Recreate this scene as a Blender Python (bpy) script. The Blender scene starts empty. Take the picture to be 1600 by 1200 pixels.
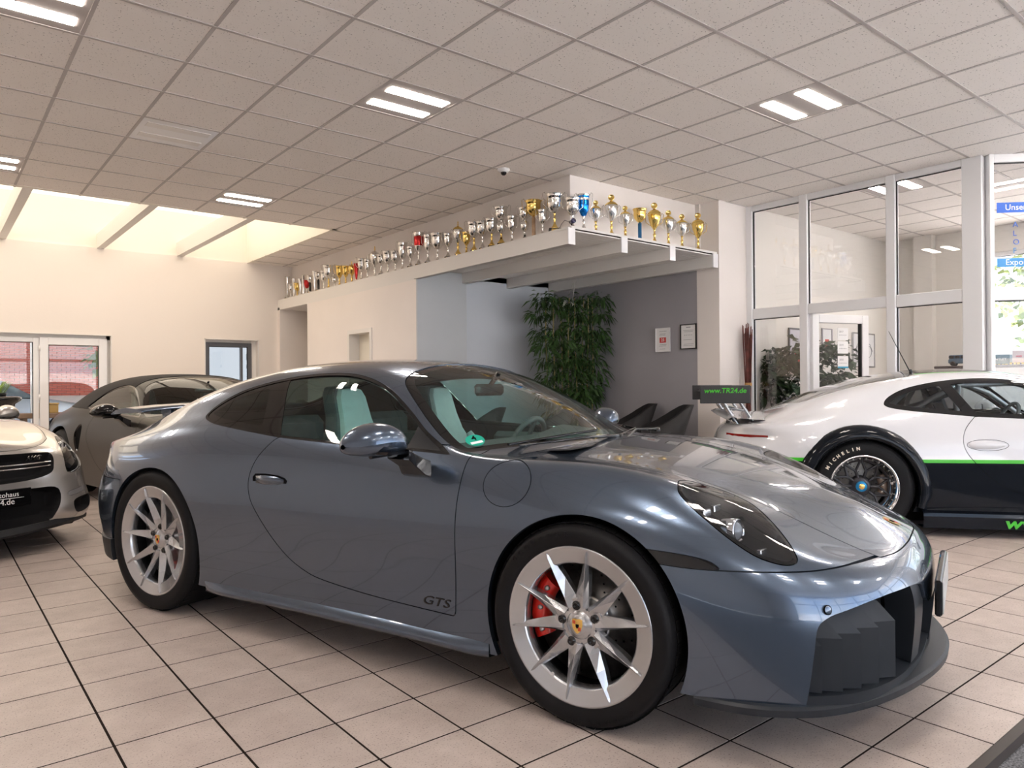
import bpy, bmesh, math, random
import numpy as np
from mathutils import Matrix, Vector
from math import sin, cos, pi, radians
random.seed(7)
S = bpy.context.scene
COL = S.collection

# ------------------------------------------------------------------ camera, world, exposure
CAM_H = 1.145
F_PX = 1134.82
YAW = radians(38.8449); PITCH = radians(.1335); ROLL = radians(-.43076)
cam_d = bpy.data.cameras.new('camera'); cam = bpy.data.objects.new('camera', cam_d); COL.objects.link(cam)
cam_d.sensor_width = 36; cam_d.lens = 36*F_PX/1600; cam_d.shift_x = (800-794.79)/1600; cam_d.clip_start = .05; cam_d.clip_end = 400
_fw = Vector((sin(YAW)*cos(PITCH), cos(YAW)*cos(PITCH), sin(PITCH)))
_r = Vector((cos(YAW), -sin(YAW), 0)); _u = _r.cross(_fw)
_r2 = _r*cos(ROLL)+_u*sin(ROLL); _u2 = -_r*sin(ROLL)+_u*cos(ROLL)
cam.matrix_world = Matrix(((_r2.x, _u2.x, -_fw.x, 0), (_r2.y, _u2.y, -_fw.y, 0), (_r2.z, _u2.z, -_fw.z, CAM_H), (0, 0, 0, 1)))
S.camera = cam
S.view_settings.view_transform = 'Standard'; S.view_settings.look = 'None'
S.view_settings.exposure = 1.0; S.view_settings.gamma = 1.0; S.view_settings.use_curve_mapping = False
RH = np.array([cos(YAW), -sin(YAW)]); FH = np.array([sin(YAW), cos(YAW)])
def cw(right, fwd):
    """ground point given metres to the right of / in front of the photographer"""
    p = right*RH+fwd*FH; return float(p[0]), float(p[1])

world = bpy.data.worlds.new('world'); S.world = world; world.use_nodes = True
nt = world.node_tree; nt.nodes.clear()
def wn(t, **k):
    n = nt.nodes.new(t)
    for a, b in k.items(): setattr(n, a, b)
    return n
_o = wn('ShaderNodeOutputWorld'); _b = wn('ShaderNodeBackground'); _tc = wn('ShaderNodeTexCoord'); _sx = wn('ShaderNodeSeparateXYZ')
_gr = wn('ShaderNodeValToRGB'); _nz = wn('ShaderNodeTexNoise'); _cr = wn('ShaderNodeValToRGB'); _mx = wn('ShaderNodeMix', data_type='RGBA'); _mp = wn('ShaderNodeMapping')
nt.links.new(_tc.outputs['Generated'], _sx.inputs[0]); nt.links.new(_sx.outputs['Z'], _gr.inputs[0])
_gr.color_ramp.elements[0].position = 0.0; _gr.color_ramp.elements[0].color = (.68, .82, 1, 1)
_gr.color_ramp.elements[1].position = .6; _gr.color_ramp.elements[1].color = (.38, .58, .95, 1)
_mp.inputs['Scale'].default_value = (2, 2, 6)
nt.links.new(_tc.outputs['Generated'], _mp.inputs[0]); nt.links.new(_mp.outputs[0], _nz.inputs['Vector'])
_nz.inputs['Scale'].default_value = 1.6; _nz.inputs['Detail'].default_value = 5
nt.links.new(_nz.outputs[0], _cr.inputs[0]); _cr.color_ramp.elements[0].position = .42; _cr.color_ramp.elements[1].position = .62
nt.links.new(_cr.outputs[0], _mx.inputs[0]); nt.links.new(_gr.outputs[0], _mx.inputs[6]); _mx.inputs[7].default_value = (.97, .98, 1, 1)
nt.links.new(_mx.outputs[2], _b.inputs[0]); _b.inputs[1].default_value = 2.3
nt.links.new(_b.outputs[0], _o.inputs[0])

sun_d = bpy.data.lights.new('sun', 'SUN'); sun = bpy.data.objects.new('sun', sun_d); COL.objects.link(sun)
sun_d.energy = 34; sun_d.angle = radians(1.0); sun_d.color = (1, .92, .86); sun.rotation_euler = (radians(-33), radians(8), 0); sun.rotation_euler = Vector((-.12, -.50, -.86)).to_track_quat('-Z', 'Y').to_euler()

# ------------------------------------------------------------------ helpers
def tag(o, label=None, cat=None, group=None, kind=None):
    if label: o['label'] = label
    if cat: o['category'] = cat
    if group: o['group'] = group
    if kind: o['kind'] = kind
    return o
def empty(name, loc=(0, 0, 0), rz=0, label=None, cat=None, group=None, kind=None, parent=None):
    o = bpy.data.objects.new(name, None); COL.objects.link(o); o.location = loc; o.rotation_euler = (0, 0, rz)
    o.empty_display_size = .1
    if parent: o.parent = parent
    return tag(o, label, cat, group, kind)
def link(name, me, parent=None, loc=None, rot=None, mat=None):
    if mat is not None:
        me.materials.clear(); me.materials.append(mat)
    o = bpy.data.objects.new(name, me); COL.objects.link(o)
    if parent: o.parent = parent
    if loc is not None: o.location = loc
    if rot is not None: o.rotation_euler = rot
    return o
def mesh_np(name, V, F, mat=None, N=None, smooth=True):
    me = bpy.data.meshes.new(name)
    V = np.asarray(V, np.float32); F = np.asarray(F, np.int32)
    me.vertices.add(len(V)); me.vertices.foreach_set('co', V.ravel())
    k = F.shape[1]
    me.loops.add(F.size); me.loops.foreach_set('vertex_index', F.ravel())
    me.polygons.add(len(F)); me.polygons.foreach_set('loop_start', np.arange(0, F.size, k, dtype=np.int32))
    me.update(calc_edges=True)
    me.polygons.foreach_set('use_smooth', np.full(len(F), bool(smooth)))
    if N is not None: me.normals_split_custom_set_from_vertices(np.asarray(N, np.float32).tolist())
    if mat: me.materials.append(mat)
    return me
class MB:
    """collects simple shapes and links them as ONE mesh object"""
    def __init__(s): s.v = []; s.f = []; s.s = []
    def add(s, vs, fs, smooth=False, M=None):
        b = len(s.v)
        for v in vs:
            s.v.append(tuple(M @ Vector(v)) if M is not None else tuple(v))
        for f in fs: s.f.append(tuple(b+i for i in f)); s.s.append(smooth)
        return s
    def box(s, x0, x1, y0, y1, z0, z1, M=None):
        return s.add([(x0, y0, z0), (x1, y0, z0), (x1, y1, z0), (x0, y1, z0), (x0, y0, z1), (x1, y0, z1), (x1, y1, z1), (x0, y1, z1)],
                     [(0, 3, 2, 1), (4, 5, 6, 7), (0, 1, 5, 4), (1, 2, 6, 5), (2, 3, 7, 6), (3, 0, 4, 7)], False, M)
    def bbox(s, x0, x1, y0, y1, z0, z1, b=.01, M=None):
        """box with chamfered edges"""
        xs, ys, zs = (x0, x1), (y0, y1), (z0, z1); vs = []; idx = {}
        for i in (0, 1):
            for j in (0, 1):
                for k in (0, 1):
                    for a in range(3):
                        p = [xs[i], ys[j], zs[k]]
                        for q in range(3):
                            if q != a: p[q] += b*(1 if (i, j, k)[q] == 0 else -1)
                        idx[i, j, k, a] = len(vs); vs.append(p)
        fs = []
        for a in range(3):
            q, r = (a+1) % 3, (a+2) % 3
            for sgn in (0, 1):
                loop = []
                for (m, n) in ((0, 0), (1, 0), (1, 1), (0, 1)):
                    c = [0, 0, 0]; c[a] = sgn; c[q] = m; c[r] = n; loop.append(idx[c[0], c[1], c[2], a])
                fs.append(tuple(loop if sgn else loop[::-1]))
            for m in (0, 1):
                for n in (0, 1):
                    c0 = [0, 0, 0]; c1 = [0, 0, 0]; c0[a] = 0; c1[a] = 1; c0[q] = c1[q] = m; c0[r] = c1[r] = n
                    fs.append((idx[(*c0, q)], idx[(*c1, q)], idx[(*c1, r)], idx[(*c0, r)]))
        for i in (0, 1):
            for j in (0, 1):
                for k in (0, 1): fs.append((idx[i, j, k, 0], idx[i, j, k, 1], idx[i, j, k, 2]))
        return s.add(vs, fs, False, M)
    def tube(s, pts, r, n=8, cap=True, closed=False):
        pts = [Vector(p) for p in pts]; m = len(pts); rr = r if hasattr(r, '__len__') else [r]*m
        rings = []; up = None
        for i, p in enumerate(pts):
            a = pts[i-1] if (i > 0 or closed) else pts[i]; c = pts[(i+1) % m] if (i < m-1 or closed) else pts[i]
            t = (c-a).normalized()
            if up is None: up = Vector((0, 0, 1)) if abs(t.z) < .9 else Vector((1, 0, 0))
            x = t.cross(up).normalized(); up = x.cross(t).normalized()
            rings.append([p+x*rr[i]*cos(2*pi*k/n)+up*rr[i]*sin(2*pi*k/n) for k in range(n)])
        vs = [v for R in rings for v in R]; fs = []
        for i in range(m-1+(1 if closed else 0)):
            j = (i+1) % m
            for k in range(n): fs.append((i*n+k, i*n+(k+1) % n, j*n+(k+1) % n, j*n+k))
        s.add(vs, fs, True)
        if cap and not closed:
            s.add(rings[0], [tuple(range(n))[::-1]]); s.add(rings[-1], [tuple(range(n))])
        return s
    def lathe(s, prof, n=24, M=None, smooth=True, closed=False):
        """prof [(r, z)] around z"""
        vs = []; fs = []; m = len(prof)
        for (r, z) in prof:
            for k in range(n): vs.append((r*cos(2*pi*k/n), r*sin(2*pi*k/n), z))
        for i in range(m-1+(1 if closed else 0)):
            j = (i+1) % m
            for k in range(n): fs.append((i*n+k, i*n+(k+1) % n, j*n+(k+1) % n, j*n+k))
        return s.add(vs, fs, smooth, M)
    def prism(s, poly, z0, z1, M=None, smooth=False):
        n = len(poly); vs = [(x, y, z0) for x, y in poly]+[(x, y, z1) for x, y in poly]
        return s.add(vs, [tuple(range(n))[::-1], tuple(range(n, 2*n))]+[(i, (i+1) % n, n+(i+1) % n, n+i) for i in range(n)], smooth, M)
    def grid(s, P, smooth=True, closed_u=False, flip=False):
        P = np.asarray(P); a, b = P.shape[:2]; fs = []
        for i in range(a-1+(1 if closed_u else 0)):
            for j in range(b-1):
                q = (i*b+j, ((i+1) % a)*b+j, ((i+1) % a)*b+j+1, i*b+j+1); fs.append(q[::-1] if flip else q)
        return s.add(P.reshape(-1, 3).tolist(), fs, smooth)
    def mesh(s, name, mat=None):
        me = bpy.data.meshes.new(name); me.from_pydata(s.v, [], s.f); me.polygons.foreach_set('use_smooth', s.s); me.update()
        if mat: me.materials.append(mat)
        return me
    def build(s, name, mat=None, parent=None, loc=None, rot=None, bev=0, sub=0, fix=True):
        me = s.mesh(name, mat)
        if fix or bev:
            bm = bmesh.new(); bm.from_mesh(me)
            if bev:
                bmesh.ops.remove_doubles(bm, verts=bm.verts, dist=1e-5)
                bmesh.ops.bevel(bm, geom=[e for e in bm.edges if len(e.link_faces) == 2 and e.calc_face_angle(0) > .6], offset=bev, segments=2, profile=.6, affect='EDGES')
            bmesh.ops.recalc_face_normals(bm, faces=bm.faces); bm.to_mesh(me); bm.free()
        o = link(name, me, parent, loc, rot)
        if sub:
            md = o.modifiers.new('s', 'SUBSURF'); md.levels = sub; md.render_levels = sub
        return o
def dup(o, parent=None, loc=None, rz=None):
    c = o.copy(); COL.objects.link(c)
    if parent is not None: c.parent = parent
    if loc is not None: c.location = loc
    if rz is not None: c.rotation_euler[2] = rz
    for ch in list(KIDS(o)): dup(ch, c)
    return c
def KIDS(o): return [x for x in COL.objects if x.parent == o]
def text(name, body, size, mat, parent=None, M=None, depth=.0006, shear=0, align='CENTER', bold=0):
    cu = bpy.data.curves.new(name, 'FONT'); cu.body = body; cu.size = size; cu.extrude = depth; cu.shear = shear
    cu.align_x = align; cu.align_y = 'CENTER'; cu.offset = bold; cu.resolution_u = 3
    t = bpy.data.objects.new('t', cu); COL.objects.link(t)
    me = bpy.data.meshes.new_from_object(t.evaluated_get(bpy.context.evaluated_depsgraph_get()))
    bpy.data.objects.remove(t); bpy.data.curves.remove(cu)
    if M is not None: me.transform(M)
    me.name = name; return link(name, me, parent, mat=mat)
def basis(o, x, y):
    """matrix with origin o, x axis, y axis (z = x cross y)"""
    x = Vector(x).normalized(); z = x.cross(Vector(y)).normalized(); y = z.cross(x); o = Vector(o)
    return Matrix(((x.x, y.x, z.x, o.x), (x.y, y.y, z.y, o.y), (x.z, y.z, z.z, o.z), (0, 0, 0, 1)))

# ------------------------------------------------------------------ materials
MATS = {}
def mat(name, col, rough=.5, metal=0, coat=0, coat_r=.03, spec=.5, emit=None, es=1, noise=None, bump=None, trans=0, ior=1.45, flake=0, alpha=None):
    """noise=(scale, amount) colour variation; bump=(scale, strength, distance)"""
    if name in MATS: return MATS[name]
    m = bpy.data.materials.new(name); m.use_nodes = True; t = m.node_tree; p = t.nodes['Principled BSDF']
    c = (*col, 1) if len(col) == 3 else col
    p.inputs['Base Color'].default_value = c; p.inputs['Roughness'].default_value = rough; p.inputs['Metallic'].default_value = metal
    p.inputs['Coat Weight'].default_value = coat; p.inputs['Coat Roughness'].default_value = coat_r; p.inputs['Specular IOR Level'].default_value = spec
    p.inputs['IOR'].default_value = ior; p.inputs['Transmission Weight'].default_value = trans
    if emit: p.inputs['Emission Color'].default_value = (*emit, 1); p.inputs['Emission Strength'].default_value = es
    if noise or bump or flake: tc = t.nodes.new('ShaderNodeTexCoord')
    if noise:
        n = t.nodes.new('ShaderNodeTexNoise'); n.inputs['Scale'].default_value = noise[0]; n.inputs['Detail'].default_value = 6
        t.links.new(tc.outputs['Object'], n.inputs['Vector'])
        r = t.nodes.new('ShaderNodeValToRGB'); r.color_ramp.elements[0].position = .3; r.color_ramp.elements[1].position = .7
        a = noise[1]; r.color_ramp.elements[0].color = tuple(x*(1-a) for x in c[:3])+(1,); r.color_ramp.elements[1].color = tuple(min(1, x*(1+a)) for x in c[:3])+(1,)
        t.links.new(n.outputs[0], r.inputs[0]); t.links.new(r.outputs[0], p.inputs['Base Color'])
    if flake:
        n = t.nodes.new('ShaderNodeTexVoronoi'); n.inputs['Scale'].default_value = 900
        t.links.new(tc.outputs['Object'], n.inputs['Vector'])
        b = t.nodes.new('ShaderNodeBump'); b.inputs['Strength'].default_value = flake; b.inputs['Distance'].default_value = .0002
        t.links.new(n.outputs['Distance'], b.inputs['Height']); t.links.new(b.outputs[0], p.inputs['Normal'])
        g = t.nodes.new('ShaderNodeNewGeometry'); t.links.new(g.outputs['Normal'], p.inputs['Coat Normal'])
    if bump:
        n = t.nodes.new('ShaderNodeTexNoise'); n.inputs['Scale'].default_value = bump[0]; n.inputs['Detail'].default_value = 4
        t.links.new(tc.outputs['Object'], n.inputs['Vector'])
        b = t.nodes.new('ShaderNodeBump'); b.inputs['Strength'].default_value = bump[1]; b.inputs['Distance'].default_value = bump[2]
        t.links.new(n.outputs[0], b.inputs['Height']); t.links.new(b.outputs[0], p.inputs['Normal'])
    MATS[name] = m; return m
def glass_thin(name, tint, refl=1.0, rough=0.0):
    """thin pane: tinted see-through plus mirror-like reflection by angle"""
    if name in MATS: return MATS[name]
    m = bpy.data.materials.new(name); m.use_nodes = True; t = m.node_tree; t.nodes.clear()
    o = t.nodes.new('ShaderNodeOutputMaterial'); a = t.nodes.new('ShaderNodeBsdfTransparent'); g = t.nodes.new('ShaderNodeBsdfGlossy')
    fr = t.nodes.new('ShaderNodeFresnel'); fr.inputs[0].default_value = 1.5; mx = t.nodes.new('ShaderNodeMixShader')
    mu = t.nodes.new('ShaderNodeMath'); mu.operation = 'MULTIPLY'; mu.inputs[1].default_value = refl; mu.use_clamp = True
    ge = t.nodes.new('ShaderNodeNewGeometry'); inv = t.nodes.new('ShaderNodeMix'); inv.data_type = 'FLOAT'
    inv.inputs[2].default_value = 1.5; inv.inputs[3].default_value = 1/1.5
    t.links.new(ge.outputs['Backfacing'], inv.inputs[0]); 
    lw = t.nodes.new('ShaderNodeLayerWeight'); lw.inputs[0].default_value = .35
    pw = t.nodes.new('ShaderNodeMath'); pw.operation = 'POWER'; pw.inputs[1].default_value = 1.0
    a.inputs[0].default_value = (*tint, 1); g.inputs[1].default_value = rough
    # schlick
    dt = t.nodes.new('ShaderNodeVectorMath'); dt.operation = 'DOT_PRODUCT'; t.links.new(ge.outputs['Normal'], dt.inputs[0]); t.links.new(ge.outputs['Incoming'], dt.inputs[1])
    ab = t.nodes.new('ShaderNodeMath'); ab.operation = 'ABSOLUTE'; t.links.new(dt.outputs['Value'], ab.inputs[0])
    su = t.nodes.new('ShaderNodeMath'); su.operation = 'SUBTRACT'; su.inputs[0].default_value = 1; t.links.new(ab.outputs[0], su.inputs[1])
    t.links.new(su.outputs[0], pw.inputs[0]); pw.inputs[1].default_value = 5
    ma = t.nodes.new('ShaderNodeMath'); ma.operation = 'MULTIPLY_ADD'; ma.inputs[1].default_value = .93; ma.inputs[2].default_value = .065
    t.links.new(pw.outputs[0], ma.inputs[0]); t.links.new(ma.outputs[0], mu.inputs[0]); t.links.new(mu.outputs[0], mx.inputs[0])
    for n in (fr, inv, lw): t.nodes.remove(n)
    t.links.new(a.outputs[0], mx.inputs[1]); t.links.new(g.outputs[0], mx.inputs[2]); t.links.new(mx.outputs[0], o.inputs[0])
    MATS[name] = m; return m
def emis(name, col, s):
    if name in MATS: return MATS[name]
    m = bpy.data.materials.new(name); m.use_nodes = True; t = m.node_tree; t.nodes.clear()
    o = t.nodes.new('ShaderNodeOutputMaterial'); e = t.nodes.new('ShaderNodeEmission'); e.inputs[0].default_value = (*col, 1); e.inputs[1].default_value = s
    t.links.new(e.outputs[0], o.inputs[0]); MATS[name] = m; return m
# ------------------------------------------------------------------ rear-engined coupe body surface
# control net: rows from the lower edge up to the centre line, columns from the tail (y=0) round the side to the nose (y=0)
R_NET = [
 # r0 lower edge
 [(-3.40,0,.30),(-3.40,.4,.29),(-3.33,.70,.27),(-3.12,.84,.25),(-2.92,.89,.23),(-2.70,.90,.21),(-2.45,.90,.19),(-2.1,.89,.18),(-1.8,.878,.172),(-1.4,.868,.167),(-1.0,.868,.165),(-.7,.871,.165),(-.45,.878,.167),(-.2,.89,.175),(0,.90,.185),(.25,.905,.195),(.49,.885,.19),(.71,.80,.18),(.865,.64,.17),(.95,.34,.16),(.97,0,.16)],
 [(-3.47,0,.40),(-3.46,.4,.40),(-3.38,.72,.38),(-3.16,.865,.37),(-2.95,.905,.35),(-2.72,.918,.34),(-2.45,.92,.33),(-2.1,.913,.32),(-1.8,.893,.305),(-1.4,.877,.295),(-1.0,.873,.29),(-.7,.877,.29),(-.45,.885,.30),(-.2,.90,.31),(0,.908,.33),(.25,.91,.33),(.50,.888,.33),(.72,.81,.32),(.88,.64,.31),(.97,.34,.30),(.99,0,.30)],
 [(-3.53,0,.54),(-3.51,.4,.54),(-3.42,.73,.53),(-3.19,.875,.51),(-2.96,.912,.50),(-2.72,.924,.49),(-2.45,.93,.48),(-2.1,.922,.47),(-1.8,.9,.46),(-1.4,.881,.45),(-1.0,.876,.45),(-.7,.88,.45),(-.45,.89,.46),(-.2,.904,.47),(0,.915,.48),(.25,.913,.47),(.50,.885,.455),(.72,.81,.445),(.885,.64,.43),(.98,.34,.42),(1.0,0,.42)],
 [(-3.50,0,.67),(-3.48,.4,.67),(-3.38,.74,.66),(-3.15,.87,.65),(-2.93,.91,.64),(-2.71,.925,.63),(-2.45,.93,.62),(-2.1,.925,.61),(-1.8,.905,.60),(-1.4,.888,.59),(-1.0,.884,.59),(-.7,.888,.59),(-.45,.895,.60),(-.2,.905,.61),(0,.912,.61),(.24,.902,.60),(.48,.868,.575),(.70,.79,.54),(.865,.62,.52),(.965,.33,.51),(.99,0,.51)],
 [(-3.47,0,.76),(-3.44,.4,.76),(-3.33,.72,.76),(-3.10,.86,.755),(-2.90,.895,.755),(-2.69,.905,.755),(-2.45,.908,.755),(-2.12,.90,.75),(-1.82,.885,.74),(-1.42,.870,.73),(-1.02,.866,.73),(-.7,.872,.73),(-.45,.878,.735),(-.2,.885,.74),(0,.878,.742),(.22,.855,.735),(.45,.81,.69),(.655,.735,.62),(.825,.58,.575),(.93,.31,.56),(.958,0,.56)],
 # r5 below the glass / fender crest
 [(-3.42,0,.815),(-3.38,.36,.82),(-3.27,.64,.83),(-3.07,.77,.84),(-2.88,.80,.865),(-2.68,.81,.885),(-2.44,.82,.905),(-2.15,.83,.91),(-1.84,.825,.90),(-1.44,.82,.885),(-1.03,.818,.872),(-.70,.822,.86),(-.44,.822,.857),(-.2,.80,.862),(.02,.765,.857),(.24,.725,.825),(.45,.675,.745),(.625,.61,.655),(.775,.48,.60),(.89,.26,.585),(.925,0,.595)],
 # r6 middle of side glass / inner fender
 [(-3.38,0,.828),(-3.34,.30,.832),(-3.22,.55,.845),(-3.05,.68,.865),(-2.88,.705,.905),(-2.66,.705,.965),(-2.40,.705,1.02),(-2.08,.71,1.045),(-1.75,.712,1.05),(-1.38,.712,1.04),(-1.02,.722,1.0),(-.76,.745,.935),(-.58,.765,.885),(-.38,.745,.868),(-.14,.70,.868),(.12,.645,.842),(.34,.60,.79),(.51,.53,.72),(.66,.40,.66),(.79,.215,.632),(.84,0,.637)],
 # r7 pillar and roof rail / hood
 [(-3.34,0,.838),(-3.30,.26,.842),(-3.19,.47,.858),(-3.04,.60,.89),(-2.88,.625,.945),(-2.66,.612,1.035),(-2.38,.60,1.125),(-2.04,.588,1.185),(-1.68,.582,1.208),(-1.32,.592,1.205),(-1.03,.622,1.135),(-.83,.665,1.03),(-.68,.70,.935),(-.50,.70,.878),(-.22,.62,.868),(.04,.55,.845),(.26,.50,.803),(.45,.43,.745),(.61,.31,.695),(.72,.16,.675),(.76,0,.677)],
 # r8
 [(-3.29,0,.85),(-3.25,.20,.855),(-3.15,.34,.875),(-3.0,.38,.93),(-2.83,.38,1.01),(-2.6,.37,1.11),(-2.32,.365,1.195),(-1.98,.36,1.258),(-1.62,.36,1.28),(-1.25,.37,1.268),(-.97,.39,1.205),(-.75,.42,1.11),(-.56,.43,1.01),(-.36,.42,.91),(-.14,.38,.885),(.08,.34,.855),(.30,.31,.808),(.46,.26,.765),(.58,.18,.728),(.65,.09,.71),(.68,0,.707)],
 # r9 centre line
 [(-3.23,0,.866),(-3.20,0,.873),(-3.09,0,.91),(-2.94,0,.975),(-2.76,0,1.06),(-2.52,0,1.155),(-2.25,0,1.235),(-1.93,0,1.285),(-1.58,0,1.298),(-1.22,0,1.283),(-.94,0,1.223),(-.71,0,1.13),(-.50,0,1.025),(-.28,0,.925),(-.08,0,.89),(.10,0,.862),(.28,0,.825),(.42,0,.79),(.52,0,.763),(.585,0,.743),(.61,0,.735)],
]
for _i, _r_ in enumerate(R_NET[:5]):   # rounder tail corner
    for _j, (dx, dy) in {1: (.01, -.03), 2: (.05, -.085), 3: (.05, -.055), 4: (.02, -.012)}.items():
        x, y, z = _r_[_j]; _r_[_j] = (x+dx, y+dy, z)
def bs_fit(P, lo, hi, relax):
    """P (n,k): control points of the uniform cubic b-spline through P; lo/hi end rules 'mirror' (y odd) or 'free'"""
    n = len(P); A = np.zeros((n+2, n+2)); 
    sg = np.array([1, -1, 1.]); C = np.zeros((n+2, 3))
    for c in range(3):
        A[:] = 0; b = np.zeros(n+2)
        for i in range(n):
            A[i+1, i:i+3] = (1/6, 4/6, 1/6); b[i+1] = P[i, c]
        if lo == 'mirror': A[0, 0] = 1; A[0, 2] = -sg[c]
        else: A[0, 0:3] = (1, -2, 1)
        if hi == 'mirror': A[-1, -1] = 1; A[-1, -3] = -sg[c]
        else: A[-1, -3:] = (1, -2, 1)
        C[:, c] = np.linalg.solve(A, b)
    C[1:-1] = (1-relax)*C[1:-1]+relax*P
    if lo == 'mirror': C[0] = C[2]*sg
    if hi == 'mirror': C[-1] = C[-3]*sg
    return C
def bs_mat(n, sub):
    """evaluation matrices (value, derivative) for n spans*sub+1 samples over n+1 knots"""
    m = n*sub+1; B = np.zeros((m, n+3)); D = np.zeros((m, n+3))
    for k in range(m):
        i = min(k//sub, n-1); t = k/sub-i
        B[k, i:i+4] = ((1-t)**3/6, (3*t**3-6*t*t+4)/6, (-3*t**3+3*t*t+3*t+1)/6, t**3/6)
        D[k, i:i+4] = (-(1-t)**2/2, (9*t*t-12*t)/6, (-9*t*t+6*t+3)/6, t*t/2)
    return B, D
def body_surface(net, su=14, sv=14, relax=.3, zfun=None):
    P = np.array(net, float); nr, nc = P.shape[:2]
    C1 = np.stack([bs_fit(P[i], 'mirror', 'mirror', relax) for i in range(nr)])           # along columns
    C2 = np.stack([bs_fit(C1[:, j], 'free', 'mirror', relax) for j in range(nc+2)], 1)    # along rows
    C2[-1] = C2[-3]*np.array([1, -1, 1.])
    Bu, Du = bs_mat(nr-1, sv); Bv, Dv = bs_mat(nc-1, su)
    X = np.einsum('ai,bj,ijk->abk', Bu, Bv, C2)
    if zfun is not None: X = zfun(X)
    X[-1, :, 1] = 0; X[:, 0, 1] = 0; X[:, -1, 1] = 0
    a, b = X.shape[:2]
    I = np.arange(a*b).reshape(a, b)
    Q = np.stack([I[:-1, :-1], I[:-1, 1:], I[1:, 1:], I[1:, :-1]], -1).reshape(-1, 4)
    V = X.reshape(-1, 3)
    T = np.concatenate([Q[:, [0, 1, 2]], Q[:, [0, 2, 3]]])
    # mirror
    n = len(V); V2 = V*np.array([1, -1, 1.]); mp = np.arange(n)+n
    seam = V[:, 1] < 1e-9; mp[seam] = np.arange(n)[seam]
    V = np.concatenate([V, V2]); T2 = mp[T][:, ::-1]
    T = np.concatenate([T, T2])
    used = np.unique(T); re = -np.ones(len(V), int); re[used] = np.arange(len(used)); V = V[used]; T = re[T]
    T = T[(T[:, 0] != T[:, 1]) & (T[:, 1] != T[:, 2]) & (T[:, 0] != T[:, 2])]
    # laplacian polish then area normals
    E = np.unique(np.sort(np.concatenate([T[:, [0, 1]], T[:, [1, 2]], T[:, [2, 0]]]), 1), axis=0)
    cnt = np.bincount(E.ravel(), minlength=len(V))
    ec = np.concatenate([T[:, [0, 1]], T[:, [1, 2]], T[:, [2, 0]]]); ec.sort(1); ue, c = np.unique(ec, axis=0, return_counts=True)
    bd = np.unique(ue[c == 1])
    for _ in range(6):
        A = np.zeros_like(V)
        for k in range(3):
            A[:, k] = np.bincount(E[:, 0], V[E[:, 1], k], len(V))+np.bincount(E[:, 1], V[E[:, 0], k], len(V))
        A /= cnt[:, None]; A[bd] = V[bd]; V = V*.5+A*.5
    N = vnorm(V, T)
    side = V[:, 1]*N[:, 1]
    if side.sum() < 0: T = T[:, ::-1]; N = -N
    return V, N, T
def vnorm(V, T):
    n = np.cross(V[T[:, 1]]-V[T[:, 0]], V[T[:, 2]]-V[T[:, 0]]); N = np.zeros_like(V)
    for k in range(3):
        for j in range(3): N[:, k] += np.bincount(T[:, j], n[:, k], len(V))
    return N/np.maximum(np.linalg.norm(N, axis=1), 1e-12)[:, None]
def cut(M, f):
    """keep the part of mesh M=(V,N,T) where field f<0; f given per vertex or as function of V"""
    V, N, T = M
    if callable(f): f = f(V)
    f = np.where(np.abs(f) < 1e-7, 1e-7, f)
    neg = f < 0; k = neg[T].sum(1)
    keep = T[k == 3]; part = T[(k == 1) | (k == 2)]; kk = k[(k == 1) | (k == 2)]
    if len(part):
        # rotate so that the odd vertex is first
        odd = np.where(kk == 1, 1, 0)
        isodd = (neg[part].astype(int) == odd[:, None])
        r = isodd.argmax(1); ar = np.arange(len(part))
        a, b, c = part[ar, r], part[ar, (r+1) % 3], part[ar, (r+2) % 3]
        key1 = np.sort(np.stack([a, b], 1), 1); key2 = np.sort(np.stack([a, c], 1), 1)
        allk = np.concatenate([key1, key2]); uk, inv = np.unique(allk, axis=0, return_inverse=True); inv = inv.ravel()
        t = (f[uk[:, 0]]/(f[uk[:, 0]]-f[uk[:, 1]]))[:, None]
        nv = V[uk[:, 0]]*(1-t)+V[uk[:, 1]]*t; nn = N[uk[:, 0]]*(1-t)+N[uk[:, 1]]*t
        nn /= np.maximum(np.linalg.norm(nn, axis=1), 1e-9)[:, None]
        base = len(V); V = np.concatenate([V, nv]); N = np.concatenate([N, nn])
        ab = base+inv[:len(part)]; ac = base+inv[len(part):]
        one = kk == 1; two = ~one
        tri1 = np.stack([a, ab, ac], 1)[one]
        tri2 = np.stack([ab, b, c], 1)[two]; tri3 = np.stack([ab, c, ac], 1)[two]
        keep = np.concatenate([keep, tri1, tri2, tri3])
    used = np.unique(keep) if len(keep) else np.array([], int); re = -np.ones(len(V), int); re[used] = np.arange(len(used))
    return V[used], N[used], re[keep]
def both(M, f, gap=0.0):
    """(inside, outside) with a gap of total width 2*gap"""
    fv = f(M[0]) if callable(f) else f
    return cut(M, fv+gap), cut(M, -fv+gap)
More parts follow.
